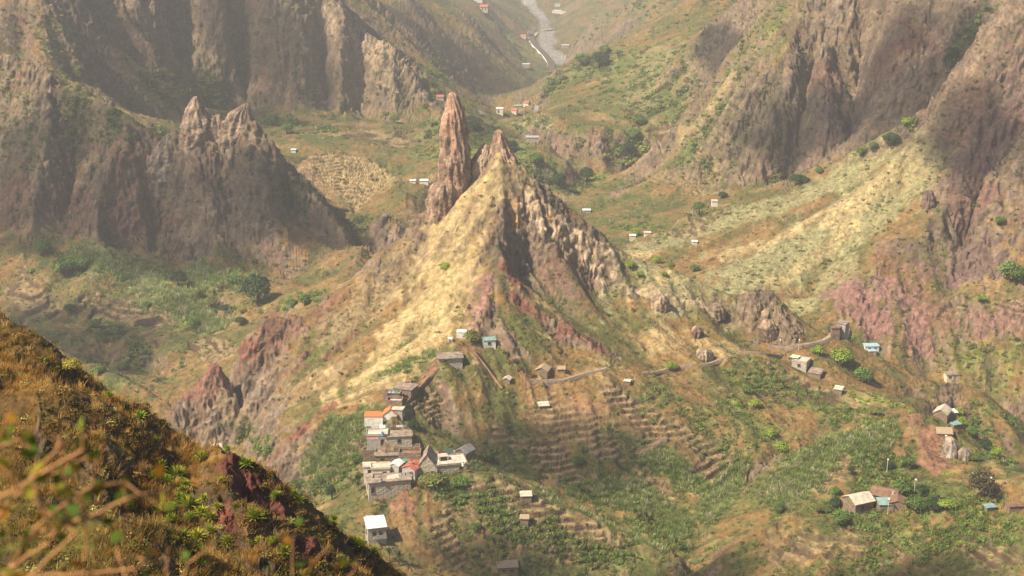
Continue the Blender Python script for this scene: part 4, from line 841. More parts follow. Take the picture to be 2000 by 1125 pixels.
house('farmhouse', 1722, 985, 7.4, 6.4, 2.6, 'brown roofed farmhouse at the back of the farm cluster', M_stone, 'gable', M_brown, rz=-28, rise=1.3, ov=.4, extra=farm)
house('barn', 1730, 1000, 4.0, 3.2, 2.3, 'teal roofed barn at the front of the farm cluster', M_stone, 'shed', M_teal, rz=2, cat='barn', rise=.8)
house('barn', 1752, 998, 5.2, 4.8, 2.2, 'dark brown barn at the right end of the farm cluster', M_stone, 'gable', M_brown, rz=-12, cat='barn', rise=1.1, ax='y')
house('hut', 1936, 1000, 2.8, 2.2, 1.4, 'small grey hut with a teal roof patch on the bottom right hill', M_stone, 'flat', M_teal, rz=12)
house('hut', 1986, 1000, 4.6, 3.0, 1.7, 'dark brown hut at the right edge of the picture', M_stone, 'flat', M_brown, rz=6)
# ---- far houses
def far(name, u, v, w_, d, h, label, wall=M_white, rm=M_roofred, roof='gable', rz=0, **k): return house(name, u, v, w_, d, h, label, wall, roof, rm, rz=rz, bury=.9, **k)
far('house', 945, 24, 10, 8, 7, 'cream house with a red roof on the high shoulder left of the riverbed', M_cream, wins=(.3, .7), ov=.6)
far('house', 933, 5, 12, 6, 5, 'white house at the top edge above the red roofed one', M_white, M_pale, 'flat')
far('house', 976, 224, 5, 5, 4.5, 'white house by the grey river bend behind the rock peak', M_white, M_white, 'flat', wins=(.3,))
far('house', 1003, 224, 4.6, 4, 3.2, 'small house with an orange roof right of the white one by the river bend', M_cream, M_roofred, rz=-20)
far('house', 1027, 207, 4.6, 4, 2.6, 'red roofed house farther up the river bend', M_white, M_roofred, rz=-15)
far('house', 1012, 212, 6, 3, 2.4, 'low pale green building between the two roofs at the river bend', M_teal, M_pale, 'flat')
far('house', 860, 197, 5, 4, 2.8, 'orange roofed house behind the left side of the rock pillar top', M_cream, M_roofred, rz=10)
far('compound', 1098, 28, 34, 12, 4, 'long white walled compound beside the far riverbed', M_white, M_pale, 'flat', rz=-14, cat='building', parapet=1.0)
far('building', 1089, 13, 9, 7, 4, 'light blue roofed building behind the white compound', M_white, M_lightblue, 'flat', cat='building')
far('shed', 1104, 94, 10, 6, 4, 'white roofed shed on the right bank of the riverbed', M_grey, M_tin, 'flat', cat='shed')
far('house', 1022, 76, 7, 5, 4, 'little house with an orange roof on the left bank bend', M_white, M_orange)
far('house', 1027, 132, 9, 6, 4, 'white roofed house at the tip of the green field by the riverbed', M_grey, M_tin, 'flat')
far('house', 828, 360, 4.6, 4, 2, 'white house at the left foot of the great rock pillar', M_white, M_tin, 'flat')
far('house', 806, 358, 3.2, 3, 1.4, 'smaller white hut left of the white house near the pillar', M_white, M_white, 'flat', cat='hut')
far('house', 1146, 417, 4.5, 3.5, 1.8, 'lone white roofed hut on the valley floor right of the peak', M_grey, M_tin, 'flat', cat='hut')
far('house', 1396, 400, 2.8, 3, 1.8, 'white farmhouse among trees on the far terrace', M_white, M_pale, 'flat')
far('house', 1236, 468, 3, 2.5, 2, 'pale house low on the valley floor behind the right shoulder', M_cream, M_white, 'flat')
far('house', 1265, 460, 3.4, 2.5, 1.3, 'low house right of the pale one on the valley floor', M_white, M_pale, 'flat')
far('house', 1357, 477, 2.4, 2.2, 1.2, 'isolated white hut below the small yellow terraces', M_white, M_white, 'flat', cat='hut')
far('house', 1040, 278, 8, 5, 3, 'grey roofed house in the green gorge right of the peak', M_grey, M_grey, 'flat')
far('house', 573, 299, 3, 3, 2, 'tiny white hut at the left tip of the fan of terraces', M_white, M_tin, 'flat', cat='hut')
house('hut', 165, 732, 7, 4, 1.5, 'stone hut roof half hidden behind the near hill crest', M_stone, 'shed', M_brown, rz=-8, Y=600, rise=.6)
def tank(u, v, lift, label, mat):
    p = hit(u, v); o = root('water_tank', tuple(p + np.array([0, 0, lift])), 0, label, 'water tank')
    def f(b):
        bmesh.ops.create_cone(b, cap_ends=True, segments=14, radius1=.5, radius2=.5, depth=1.0, matrix=Matrix.Translation((0, 0, .5)))
    part('drum', mat, o, f); part('lid', M_dark, o, lambda b: bmesh.ops.create_cone(b, cap_ends=True, segments=12, radius1=.3, radius2=.2, depth=.14, matrix=Matrix.Translation((0, 0, 1.075))))
tank(800, 872, 3.3, 'blue drum on the right end of the grey block house roof', M_blue); tank(745, 972, 5.5, 'grey drum on the roof of the largest stone house', M_grey); tank(905, 930, 3.5, 'white drum on the right end of the long pale roof', M_white); tank(748, 880, 5.3, 'teal drum behind the pink and blue painted edge', M_teal)
# ---- washing lines, poles, causeway
clm = [plain('cloth_' + n, c, .9, .1, 2, 0) for n, c in (('white', (.8,.8,.8)), ('pink', (.8,.15,.3)), ('blue', (.15,.35,.7)), ('red', (.65,.08,.06)), ('green', (.15,.45,.3)))]
def washing(u, v, n, length, rz, label, h=1.6, Y=None, lift=0):
    p = hit(u, v)
    if Y: s, r = px(u, v); p = np.array([s * Y, Y, r * Y])
    p[2] += lift
    o = root('washing_line', tuple(p), rz, label, 'washing')
    part('line', M_wood, o, lambda b: (boxm(b, -length / 2, length / 2, -.02, .02, h, h + .04), boxm(b, -length / 2 - .08, -length / 2, -.05, .05, -.6, h + .1), boxm(b, length / 2, length / 2 + .08, -.05, .05, -.6, h + .1)))
    for k in range(n):
        x = -length / 2 + (k + .5) * length / n; w_ = rng.uniform(.3, .6) * length / n; hh = rng.uniform(.5, 1.0)
        part('garment', clm[rng.randint(5)], o, lambda b: [boxm(b, x - w_ + j * w_ * .5, x - w_ + (j + 1) * w_ * .5 - .01, -.05 + .05 * (j % 2), .03 + .05 * (j % 2), h - hh - .06 * (j % 3), h) for j in range(4)])
washing(765, 786, 7, 4.4, -3, 'coloured washing hung in the roofless stone room above the white house', lift=2.6)
washing(778, 848, 5, 5.5, 4, 'washing above the flat roof of the grey block house', lift=1.6)
washing(868, 905, 8, 7.5, 12, 'row of coloured washing along the pale roof of the long low house', lift=2.8)
washing(797, 925, 4, 3.0, -10, 'pink and dark washing by the rusty red roof', lift=3.4)
washing(795, 945, 4, 3.4, 20, 'white washing at the right end of the largest stone house', lift=2.2)
def pole(u, v, h, label, lamp=False):
    p = hit(u, v); o = root('utility_pole', tuple(p), rng.uniform(-20, 20), label, 'pole', 'poles carrying the valley power line')
    def f(b):
        bmesh.ops.create_cone(b, cap_ends=True, segments=8, radius1=.16, radius2=.11, depth=h + 1, matrix=Matrix.Translation((0, 0, h / 2 - .5)))
    part('post', M_pale if lamp else M_wood, o, f); part('crossarm', M_wood, o, lambda b: boxm(b, -.6, .6, .12, .22, h - .6, h - .48))
    if lamp: part('lamp', M_white, o, lambda b: boxm(b, -.2, .2, -.9, .1, h, h + .12))
pole(1026, 762, 8.5, 'dark pole left of the thatched hut beside the path'); pole(1078, 722, 6.5, 'slim pole right of the thatched hut'); pole(1844, 884, 6, 'pale pole in the ploughed field below the broad thatched hut', True)
pole(1785, 968, 5.5, 'pole behind the farm cluster between round trees', True); pole(1734, 1004, 5, 'white pole in front of the teal roofed barn', True); pole(1931, 972, 6.5, 'pale pole beside the large brown pine', True)
pole(1560, 684, 4.2, 'lamp pole where the causeway starts right of the rock outcrop', True); pole(1523, 682, 3.8, 'lamp pole at the foot of the rock outcrop', True); pole(1732, 925, 5, 'thin pole above the dark bushes of the cane field', True)
def ribbon(name, pts, wd, wallh, mat, wmat, kind='structure', step=2.0):
    Q = [hit(u, v) for u, v in pts]; P = []
    for a, b in zip(Q, Q[1:]):
        n = max(1, int(np.linalg.norm(b - a) / step)); P += [a + (b - a) * k / n for k in range(n)]
    P.append(Q[-1]); P = np.array(P); P[:, 2] = [ground(x, y) for x, y in P[:, :2]]
    for it in range(4): P[1:-1] = P[1:-1] * .5 + (P[2:] + P[:-2]) * .25
    T = np.gradient(P, axis=0); T[:, 2] = 0; T /= np.linalg.norm(T, axis=1)[:, None] + 1e-9; Nn = np.stack([-T[:, 1], T[:, 0], 0 * T[:, 0]], 1)
    if Nn[:, 1].mean() < 0: Nn = -Nn
    V = []; F_ = []
    for p, n in zip(P, Nn):
        t = p + np.array([0, 0, wallh]); k = rng.uniform(-.12, .12)
        V += [p - n * wd / 2 - n * .15 - np.array([0, 0, 1.5]), t - n * wd / 2 + np.array([0, 0, .35 + k]), t - n * (wd / 2 - .35) + np.array([0, 0, .35 + k]), t - n * (wd / 2 - .36), t + n * wd / 2, p + n * (wd / 2 + .3) - np.array([0, 0, 1.5])]
    for i in range(len(P) - 1):
        for j in range(5): F_.append([i * 6 + j, i * 6 + j + 1, i * 6 + 6 + j + 1, i * 6 + 6 + j])
    F_ = np.array(F_); mi = np.tile([1, 1, 1, 0, 1], len(P) - 1)
    me = mesh_np(name, np.array(V), F_, [mat, wmat], mi=mi); return link(name, me, kind=kind)
ribbon('path', [(1036,748),(1080,746),(1108,747),(1125,738),(1140,731),(1175,727),(1186,722)], 2.0, .7, M_road, M_stone)
ribbon('path', [(1255,733),(1280,731),(1300,724),(1320,716),(1345,715),(1375,716),(1400,708),(1430,697)], 1.7, .5, M_road, M_stone)
ribbon('path', [(1440,690),(1480,691),(1525,694)], 1.5, .5, M_road, M_stone); ribbon('path', [(1500,678),(1560,680),(1600,672),(1625,660),(1655,646)], 2.2, .9, M_road, M_stone)
ribbon('path', [(770,815),(790,785),(815,755),(835,735),(852,718)], 2.2, .2, M_earth, M_earth)
ribbon('path', [(930,690),(945,705),(965,735),(985,760)], 1.6, .15, M_earth, M_earth)
ribbon('path', [(1242,892),(1262,880),(1278,872),(1300,858)], 1.6, .8, M_earth, M_stone)
ribbon('road', [(1040,55),(1034,66),(1038,80),(1046,92),(1060,104),(1072,118),(1078,132),(1070,143)], 9, 1.6, M_road, M_white, step=12)
ribbon('road', [(1085,58),(1060,58),(1044,62),(1036,68)], 8, 1.0, M_road, M_grey, step=12)
print('buildings', time.time() - T0)
# ------------------------------------------------------------ rock pillars
def rock_mat_():
    return cover_mat('pinnacle_rock', [(1.1, 1.0), (.3, .6)], .4, .9, .5, crack=1)
RM = rock_mat_()
def pinnacle(name, prof, Y, label, depth=.85, seed=1, amp=.16, colr=((.34,.20,.14), (.20,.13,.09)), bury=10, nz=90, na=72):
    """prof: (v, centre u, half width in bearing units) from top to foot"""
    prof = np.array(prof, float); v = prof[:, 0]; rz_ = np.array([px(1000, a)[1] * Y for a in v]); cx = np.array([px(u, a)[0] * Y for a, u, h in prof]); hw = prof[:, 2] * Y / FPX
    zb = rz_[-1] - bury; zt = rz_[0]; zz_ = np.linspace(zt, zb, nz); c = np.interp(-zz_, -rz_, cx); h = np.interp(-zz_, -rz_, hw)
    a = np.linspace(0, 2 * np.pi, na, endpoint=False); Z, A = np.meshgrid(zz_, a, indexing='ij'); H = h[:, None] * np.ones_like(A); C = c[:, None] * np.ones_like(A)
    sx = np.cos(A); sy = np.sin(A); base = H.max() 
    f = 1 + amp * (1 - 2.2 * np.abs(n3((sx * 2.1 + seed).ravel(), (sy * 2.1).ravel(), (Z / 16.0).ravel(), seed))).reshape(A.shape) + amp * .8 * n3((sx * 5 + seed).ravel(), (sy * 5).ravel(), (Z / 4.5).ravel(), seed + 3).reshape(A.shape) + amp * .45 * n3((sx * 11).ravel(), (sy * 11).ravel(), (Z / 1.6).ravel(), seed + 4).reshape(A.shape)
    f = f - amp * .7 * np.clip(.25 - np.abs(n3((sx * 3.2).ravel(), (sy * 3.2 + seed).ravel(), (Z / 14).ravel(), seed + 5)).reshape(A.shape), 0, 1) * 2 + amp * .35 * (.3 - np.abs(n3((sx * 7).ravel(), (sy * 7 + seed).ravel(), (Z / 2.2).ravel(), seed + 6)).reshape(A.shape)) * 2
    V = np.stack([C + H * f * sx, H * f * depth * sy, Z + .25 * n2((A * 3).ravel(), (Z * .6).ravel(), seed).reshape(A.shape)], 2); org = np.array([c[-1], 0, zb]); V = (V - org).reshape(-1, 3)
    top = len(V); V = np.concatenate([V, [[c[0] - org[0], 0, zt - zb + .25]]])
    F_ = []
    for i in range(nz - 1):
        k = np.arange(na); F_.append(np.stack([i * na + k, (i + 1) * na + k, (i + 1) * na + (k + 1) % na, i * na + (k + 1) % na], 1))
    F_ = np.concatenate(F_); k = np.arange(na); capf = np.stack([k, (k + 1) % na, np.full(na, top), np.full(na, top)], 1)
    nv = n3(V[:, 0] / 4, V[:, 1] / 4, V[:, 2] / 7, seed + 8); c1, c2 = np.array(colr[0]), np.array(colr[1]); cc = c1 + (c2 - c1) * sstep(-.3, .35, nv)[:, None]
    cc = cc + (np.array([.42, .30, .21]) - cc) * (sstep(.1, .5, n3(V[:, 0] / 2, V[:, 1] / 2, V[:, 2] / 5, seed + 9)) * .7)[:, None]; cc = cc * (1 + .2 * n3(V[:, 0] * 1.2, V[:, 1] * 1.2, V[:, 2], 3))[:, None]
    me = mesh_np(name, V, F_, [RM], colors=np.clip(cc, .02, .7)); 
    bm = bmesh.new(); bm.from_mesh(me); bm.verts.ensure_lookup_table()
    for x, y, q, _ in capf: bm.faces.new((bm.verts[x], bm.verts[y], bm.verts[q]))
    bmesh.ops.recalc_face_normals(bm, faces=bm.faces); bm.to_mesh(me); bm.free()
    o = link(name, me, label=label, category='rock'); o.location = (org[0], Y, zb); return o
pinnacle('rock_pillar', [(181,883,4),(186,884,8),(200,885,13),(212,887,16),(230,888,20),(250,887,24),(275,888,24),(290,889,27),(320,888,28),(345,887,29),(365,886,29)], 588, 'tall reddish rock pillar standing left of the pyramid peak', seed=2, amp=.20)
pinnacle('rock_dome', [(354,866,8),(359,866,18),(370,864,25),(390,862,28),(412,862,27)], 584, 'rounded brown rock shoulder at the foot of the tall pillar', seed=5, depth=.8, colr=((.27,.17,.12),(.18,.12,.08)))
pinnacle('rock_peak', [(254,974,3),(258,975,8),(268,976,12),(280,977,15),(296,978,21),(312,980,28)], 590, 'short reddish rock tooth on top of the pyramid peak', seed=9, amp=.18, bury=8)
pinnacle('rock_peak', [(281,948,3),(286,947,8),(300,945,14),(318,940,20)], 590, 'small tan rock knob just left of the topmost tooth', seed=12, amp=.18, bury=8, colr=((.36,.26,.17),(.24,.17,.11)))
pinnacle('rock_spire', [(189,382,3),(196,381,8),(215,382,17),(238,384,25),(265,386,33)], 828, 'left of the two pale pointed crags on the shaded ridge', seed=15, amp=.20, bury=16, colr=((.22,.155,.11),(.14,.095,.07)))
pinnacle('rock_spire', [(203,481,3),(208,477,10),(220,470,20),(238,466,30),(262,468,38)], 826, 'right and broader of the two pale pointed crags on the shaded ridge', seed=19, amp=.18, bury=16, colr=((.23,.165,.115),(.14,.095,.07)))
pinnacle('rock_spire', [(262,330,3),(275,328,14),(300,326,26),(330,322,38)], 834, 'low rounded crag left of the two pale pointed crags', seed=23, amp=.2, bury=16, colr=((.24,.18,.14),(.15,.12,.09)))
pinnacle('boulder', [(866,424,3),(869,425,9),(878,427,16),(890,430,20)], 87, 'lichen spotted boulder on top of the small red crag', seed=25, amp=.3, bury=.6, colr=((.36,.33,.28),(.16,.13,.10)), nz=40, na=40)
def stone_at(u, v, hw, hp, label, seed, colr, depth=.9):
    p = hit(u, v); pinnacle('boulder', [(v - hp, u, hw * .3), (v - hp * .9, u, hw * .65), (v - hp * .55, u, hw * .95), (v, u, hw)], p[1], label, seed=seed, amp=.3, bury=1.5, colr=colr, nz=40, na=44, depth=depth)
stone_at(1856, 888, 15, 34, 'large pale boulder at the lower right corner of the ploughed field', 41, ((.42,.36,.29),(.24,.20,.16)))
stone_at(1884, 896, 13, 20, 'lower grey boulder beside the large pale one by the ploughed field', 42, ((.34,.28,.22),(.18,.14,.11)))
stone_at(1813, 400, 12, 28, 'round dark boulder standing out on the right slope', 43, ((.17,.105,.09),(.10,.07,.06)))
stone_at(1376, 700, 15, 18, 'broken pale outcrop just above the path bend', 44, ((.36,.28,.20),(.18,.13,.10)))
stone_at(1500, 655, 16, 30, 'brown outcrop at the foot of the rock shoulder above the causeway', 45, ((.28,.19,.13),(.15,.10,.07)))
stone_at(1362, 655, 11, 18, 'reddish boulder on the golden slope above the path', 46, ((.24,.14,.11),(.14,.09,.07)))
stone_at(1290, 600, 16, 24, 'blunt tan crag on the right shoulder below the bushes', 47, ((.38,.28,.19),(.20,.14,.10)))
stone_at(1400, 615, 14, 22, 'tan crag at the right end of the shoulder cliffs', 48, ((.36,.26,.18),(.18,.13,.09)))
# ------------------------------------------------------------ trees
BARK = plain('tree_bark', (.14,.10,.07), 1, .4, 2.5, .6)
def crown_mesh(tag_, n, seed, flat, size, colr, lumps=8):
    V, F_, T = leaf_blob(n, seed, size, flat, -.2, lumps, .5); c = np.array(colr)[None] * T[:, None]; return mesh_np('crown_' + tag_, V, F_, [foliage], colors=np.clip(c, .005, .7))
def trunk_mesh(seed, h=1.0, r0=.09):
    r = np.random.RandomState(seed); V = []; F_ = []
    def tube(p, q, ra, rb):
        d = q - p; d = d / np.linalg.norm(d); a = np.cross(d, [0.3, 1, .2]); a /= np.linalg.norm(a); b = np.cross(d, a); k = len(V)
        for c, rad in ((p, ra), (q, rb)):
            for i in range(7): V.append(c + rad * (a * math.cos(i * 6.283 / 7) + b * math.sin(i * 6.283 / 7)))
        for i in range(7): F_.append([k + i, k + (i + 1) % 7, k + 7 + (i + 1) % 7, k + 7 + i])
    p0 = np.array([0, 0, -.5]); p1 = np.array([.04, .02, h * .35]); p2 = np.array([-.03, .03, h * .7]); tube(p0, p1, r0 * 1.3, r0); tube(p1, p2, r0, r0 * .7)
    for i in range(6):
        a = i * 1.05 + r.rand(); e = np.array([math.cos(a) * .5, math.sin(a) * .5, h * r.uniform(.85, 1.15)]); s_0 = p1 + (p2 - p1) * r.rand(); tube(s_0, e, r0 * .5, r0 * .18)
    return mesh_np('trunk', np.array(V), np.array(F_), [BARK])
TRK = [trunk_mesh(k) for k in range(3)]
TC = dict(lime=(.26,.34,.045), mid=(.13,.20,.045), dark=(.045,.075,.024), olive=(.17,.18,.05), yellow=(.36,.30,.06), pine=(.10,.085,.04))
CRM = {}
def tree(kind, u, v, wpx, label, tall=1.0, Y=None, group=None, sink=.0):
    """(u, v) is the bearing of the foot, wpx the crown's apparent width"""
    p = hit(u, v) if Y is None else at(u, v, Y); rad = wpx / 2 * 1.12 * pixm(p[1]); var = rng.randint(3); key = (kind, var)
    if key not in CRM: CRM[key] = crown_mesh(kind, 1500 if kind != 'pine' else 1000, 500 + 7 * len(CRM), .9, .17, TC[kind], 9)
    o = root(dict(pine='pine_tree').get(kind, 'broadleaf_tree'), tuple(p), 0, label, 'tree', group)
    tk = link('trunk', TRK[var], o); cr_ = link('crown', CRM[key], o); hgt = rad * tall
    tk.scale = (rad, rad, hgt * .75); cr_.scale = (rad, rad, rad * tall); cr_.location = (0, 0, hgt * .62); cr_.rotation_euler = (0, 0, rng.rand() * 6.28); return o
TREES = [
 ('olive',920,668,38,'round olive green tree between the tiny white hut and the teal hut'),('lime',1230,524,24,'round lime green bush tucked under the dark cliff on the right shoulder'),
 ('lime',1283,514,22,'lime green bush on the right shoulder crest, second from the cliff'),('mid',1310,525,18,'small green bush just below the crest of the right shoulder'),('mid',1357,530,20,'dark rounded tree beyond the crest of the right shoulder'),
 ('lime',1297,540,16,'small yellow green bush lower on the right shoulder'),('lime',1250,540,18,'low pale bush right beneath the dark cliff bush'),
 ('lime',1597,692,28,'lime green tree at the left of the three below the causeway'),('lime',1641,712,50,'largest bright lime tree below the causeway'),('mid',1683,746,46,'darker domed tree downhill of the bright lime tree'),
 ('olive',1708,808,34,'flat topped olive tree at the edge of the terraces',.6),('lime',1312,724,28,'lime green tree standing on the path in the middle'),('lime',1526,882,34,'bright round tree casting a shadow in the right gully'),
 ('lime',1504,855,30,'lime tree just uphill of the bright round gully tree'),('lime',1475,797,28,'bright tree on the brown slope left of the terraced rows'),('mid',1461,768,24,'small tree above the bright one on the brown slope'),
 ('mid',1770,912,36,'rounded green tree at the left of the ploughed field'),('dark',1738,918,34,'low dark bush left of the rounded tree by the ploughed field',.7),('dark',1663,924,18,'small black green bush alone in the cane field'),
 ('mid',1762,966,52,'broad green tree behind the farm cluster'),('dark',1801,960,28,'squat dark bush right of the broad farm tree',.7),('mid',1788,998,50,'dense green tree right of the brown barn'),('dark',1820,998,44,'dark tree mass right of the farm, beside the dense green one'),('lime',1848,994,40,'bright leafy tree at the right end of the farm grove',.7),
 ('pine',1920,972,66,'large brownish pine with spreading crown on the right',1.35),('olive',1600,1000,30,'small umbrella tree with a bare trunk left of the farm'),('mid',1632,968,28,'round tree uphill left of the farmhouse'),('dark',1633,990,32,'dark tree beside the cream roofed farmhouse'),('mid',1617,1002,26,'dark green shrubby tree in front of the umbrella tree'),('mid',1640,1022,44,'spreading bush below the farmhouse'),
 ('mid',1522,1000,30,'bright bush left of the farm on the near hill edge'),('lime',1880,830,28,'yellow green bush beside the patched tin shed'),('lime',1872,812,26,'bright bush behind the patched tin shed'),('mid',1895,850,28,'bushy tree below the patched tin shed'),('dark',1922,875,30,'dark leafy tree down the right garden slope'),('lime',1946,890,28,'yellowish tree at the lower end of the garden slope'),('mid',1905,900,26,'green bush beside the broad garden boulder'),
 ('dark',503,588,78,'largest dark tree at the right end of the green valley',.95),('mid',458,555,30,'bright tree left of the largest dark valley tree'),('dark',347,560,40,'tall dark tree in the middle of the reed valley',1.2),('mid',130,535,52,'broad green tree on the left of the reed valley'),('mid',160,530,44,'second broad tree touching the left one in the reed valley'),
 ('mid',85,495,40,'green tree at the upper left of the reed valley'),('dark',137,612,30,'dark round tree beside the orange terrace ridge'),('mid',185,640,28,'rounded tree above the dark gorge on the left'),('mid',232,650,26,'round green tree right of the one above the dark gorge'),('mid',204,668,18,'small tree between the two over the dark gorge'),
 ('mid',192,730,30,'green bush on the crest in front of the dark gorge',.7),('mid',240,722,22,'small dark bush on the crest right of the first'),('olive',390,580,28,'round tree at the edge of the pale reeds'),('olive',412,595,28,'pale feathery tree below the round one at the reeds edge'),('mid',381,640,30,'bush below the pale reeds in the left valley'),('dark',440,610,26,'dark tree left of the largest valley tree'),
 ('yellow',473,612,20,'yellow leaved tree at the foot of the largest dark tree'),('dark',470,635,26,'dark tree beneath the yellow leaved one'),('mid',595,595,34,'tree beside the saddle left of the peak'),('mid',570,600,26,'smaller tree left of the one by the saddle'),('mid',285,600,20,'small bush in the furrowed field'),
 ('mid',581,956,40,'rounded grey green bush beside the near hill crest',.8),('dark',648,975,26,'dark narrow tree on the reed slope left of the village',1.7),('dark',808,838,30,'dark bush right of the white house'),('dark',957,904,24,'dark rounded bush on the slope right of the village'),('mid',1128,908,28,'rounded green tree among the terrace rows'),('mid',930,1038,30,'bright green bush low on the cane slope'),
 ('lime',869,524,30,'low lime green bush on the left flank of the peak',.5),('mid',1365,413,28,'bright tree left of the white farmhouse on the far terrace'),('dark',1412,388,22,'dark tree right of the white farmhouse on the far terrace'),('lime',1240,462,24,'pale green tree beside the valley floor house'),
 ('mid',1683,303,22,'tree on the crest of the right slope, left of the dark clump'),('dark',1740,282,36,'dark tree clump on the crest of the right slope'),('lime',1772,246,26,'bright tree above the dark clump on the right crest'),('mid',1705,290,20,'yellowish bush between the crest tree and the dark clump'),('dark',1560,360,44,'dark low trees under the right wall',.6),('mid',1600,340,22,'small tree right of the low trees under the right wall'),
 ('mid',1970,548,58,'broad green tree on the far right slope'),('mid',1952,437,24,'small green tree under the dark right cliff'),('lime',1918,588,22,'bright bush below the broad tree of the far right slope'),('dark',1813,395,18,'dark bush by the round boulder on the right slope'),('lime',1609,525,12,'little yellow green bush alone on the pale right slope'),
 ('dark',1146,352,38,'dark domed tree at the mouth of the gorge'),('mid',1250,245,28,'tree at the head of the green gully'),('mid',1238,272,30,'tree halfway down the green gully'),('dark',1225,296,30,'dark tree at the foot of the green gully'),('mid',1135,128,36,'tree clump on the far crest above the riverbed'),('dark',1170,130,44,'darker tree clump right of the first on the far crest'),('mid',1180,105,24,'smaller tree on the far crest above the dark clump'),
 ('mid',532,245,34,'green tree at the foot of the great left cliffs'),('mid',560,258,26,'second green tree under the great left cliffs'),('mid',770,240,24,'tree beneath the right end of the great cliffs'),('mid',925,255,30,'tree on the valley slope behind the peak'),('dark',1000,300,40,'dark tree behind the right of the peak'),('mid',1045,320,36,'green tree in the gorge behind the right of the peak'),('dark',1095,360,34,'dark tree at the bend of the gorge'),
 ('dark',735,912,22,'dark creeper bush against the ruined walls of the village'),('dark',733,965,14,'small dark bush at the front of the largest stone house',1.3),('olive',845,945,60,'spreading yellow green tree below the long pale roofed house',.55),('mid',900,948,46,'green thicket right of the spreading village tree',.6),('mid',695,905,34,'leafy bush left of the village'),
]
for T_ in TREES: tree(T_[0], T_[1], T_[2], T_[3], T_[4], tall=T_[5] if len(T_) > 5 else .9)
tree('yellow', 140, 722, 42, 'yellow green bush on the crest of the near hill', tall=.8, Y=89)
# ------------------------------------------------------------ spiky plants
AG = plain('agave_trunk', (.20,.14,.08), 1, .3, 4)
def rosette(seed, n=64, droop=.6, colA=(.20,.30,.025), colB=(.60,.52,.05)):
    r = np.random.RandomState(seed); V = []; F_ = []; C_ = []
    for i in range(n):
        a = i * 2.39996; el = math.radians(8 + 78 * (i / n) ** .8 + r.normal() * 4); ln = r.uniform(.8, 1.1) * (1 - .25 * (i / n)); d = np.array([math.cos(a) * math.cos(el), math.sin(a) * math.cos(el), math.sin(el)]); s = np.array([-math.sin(a), math.cos(a), 0]); up = np.cross(d, s) * -1
        if up[2] < 0: up = -up
        k = len(V); cc = np.array(colA) * r.uniform(.7, 1.2) if r.rand() < .62 else np.array(colB) * r.uniform(.6, 1.1)
        for j, (t, w_) in enumerate(((.03, .035), (.35, .055), (.7, .042), (1.0, .004))):
            c = d * ln * t - np.array([0, 0, 1]) * droop * (t ** 2) * .28 * ln * math.cos(el); V += [c - s * w_ + up * .012, c - up * .008, c + s * w_ + up * .012]; C_ += [cc * (.6 + .5 * t)] * 3
        for j in range(3):
            for m_ in range(2): F_.append([k + j * 3 + m_, k + j * 3 + m_ + 1, k + j * 3 + 3 + m_ + 1, k + j * 3 + 3 + m_])
    return mesh_np('leaf_rosette', np.array(V), np.array(F_), [foliage], colors=np.clip(np.array(C_), 0, .8))
AGM = [rosette(k) for k in range(4)]
def stem_(b): bmesh.ops.create_cone(b, cap_ends=True, segments=9, radius1=.1, radius2=.075, depth=.8, matrix=Matrix.Translation((0, 0, -.15)))
_b = bmesh.new(); stem_(_b); AST = bpy.data.meshes.new('stem'); _b.to_mesh(AST); _b.free(); AST.materials.append(AG)
AGV = [(215,768,26,'spiky agave alone on the upper crest of the near hill'),(275,826,34,'spiky agave below the upper crest, where the near hill steepens'),(303,875,30,'agave on the dark brow of the near hill'),(393,905,36,'agave on the left shoulder of the small red crag'),(445,885,24,'agave at the very top of the red crag'),
 (480,915,34,'agave on the right edge of the red crag top'),(345,942,50,'largest agave in the hollow left of the red crag'),(312,925,40,'agave at the upper left of the hollow'),(300,940,34,'agave at the left rim of the hollow'),(325,950,36,None),(360,955,30,None),(318,1010,48,'agave halfway down the left side of the agave slope'),(335,1030,42,None),(370,1000,52,'tall agave in the middle of the agave slope'),(372,1025,40,None),(395,1010,34,None),(410,1020,34,None),(350,980,30,None),
 (360,1055,40,None),(385,1060,42,None),(378,1085,44,'agave at the lower end of the agave slope'),(392,1095,38,'agave right beside the lowest one of the agave slope'),(445,1068,40,'agave left of the dark cleft at the bottom'),(430,945,20,'small agave on the pale ridge left of the dark red notch'),(460,1000,26,'agave perched just left of the dark red notch'),(498,1025,46,'agave on the ridge below the red crag, by itself'),(540,978,30,'agave on the right grassy crest, by itself'),(508,1065,26,'small agave below the one alone on the ridge'),(537,1070,34,'agave at the bottom, right of the dark cleft'),(552,1085,34,'agave touching the one right of the dark cleft'),
 (572,972,28,'agave on the grassy crest right of the red notch'),(585,985,26,'second agave along the grassy crest right of the red notch'),(640,990,24,'agave low on the right grassy crest'),(652,1022,26,'agave beneath the low crest agave'),(655,1035,24,'lowest of the three agaves on the lower crest'),(698,1075,40,'dark agave near the lower right end of the hill'),(730,1085,34,'dark agave at the extreme right end of the hill'),(355,965,26,None),(335,995,26,None),(400,985,26,'small agave under the red crag at the top of the agave slope'),(410,1045,28,'agave low on the right side of the agave slope'),(560,1120,30,'agave cut by the bottom edge of the picture'),(340,1060,26,'agave at the lower left border of the agave slope'),(425,1000,28,'agave at the right side of the agave slope beside the dark rock')]
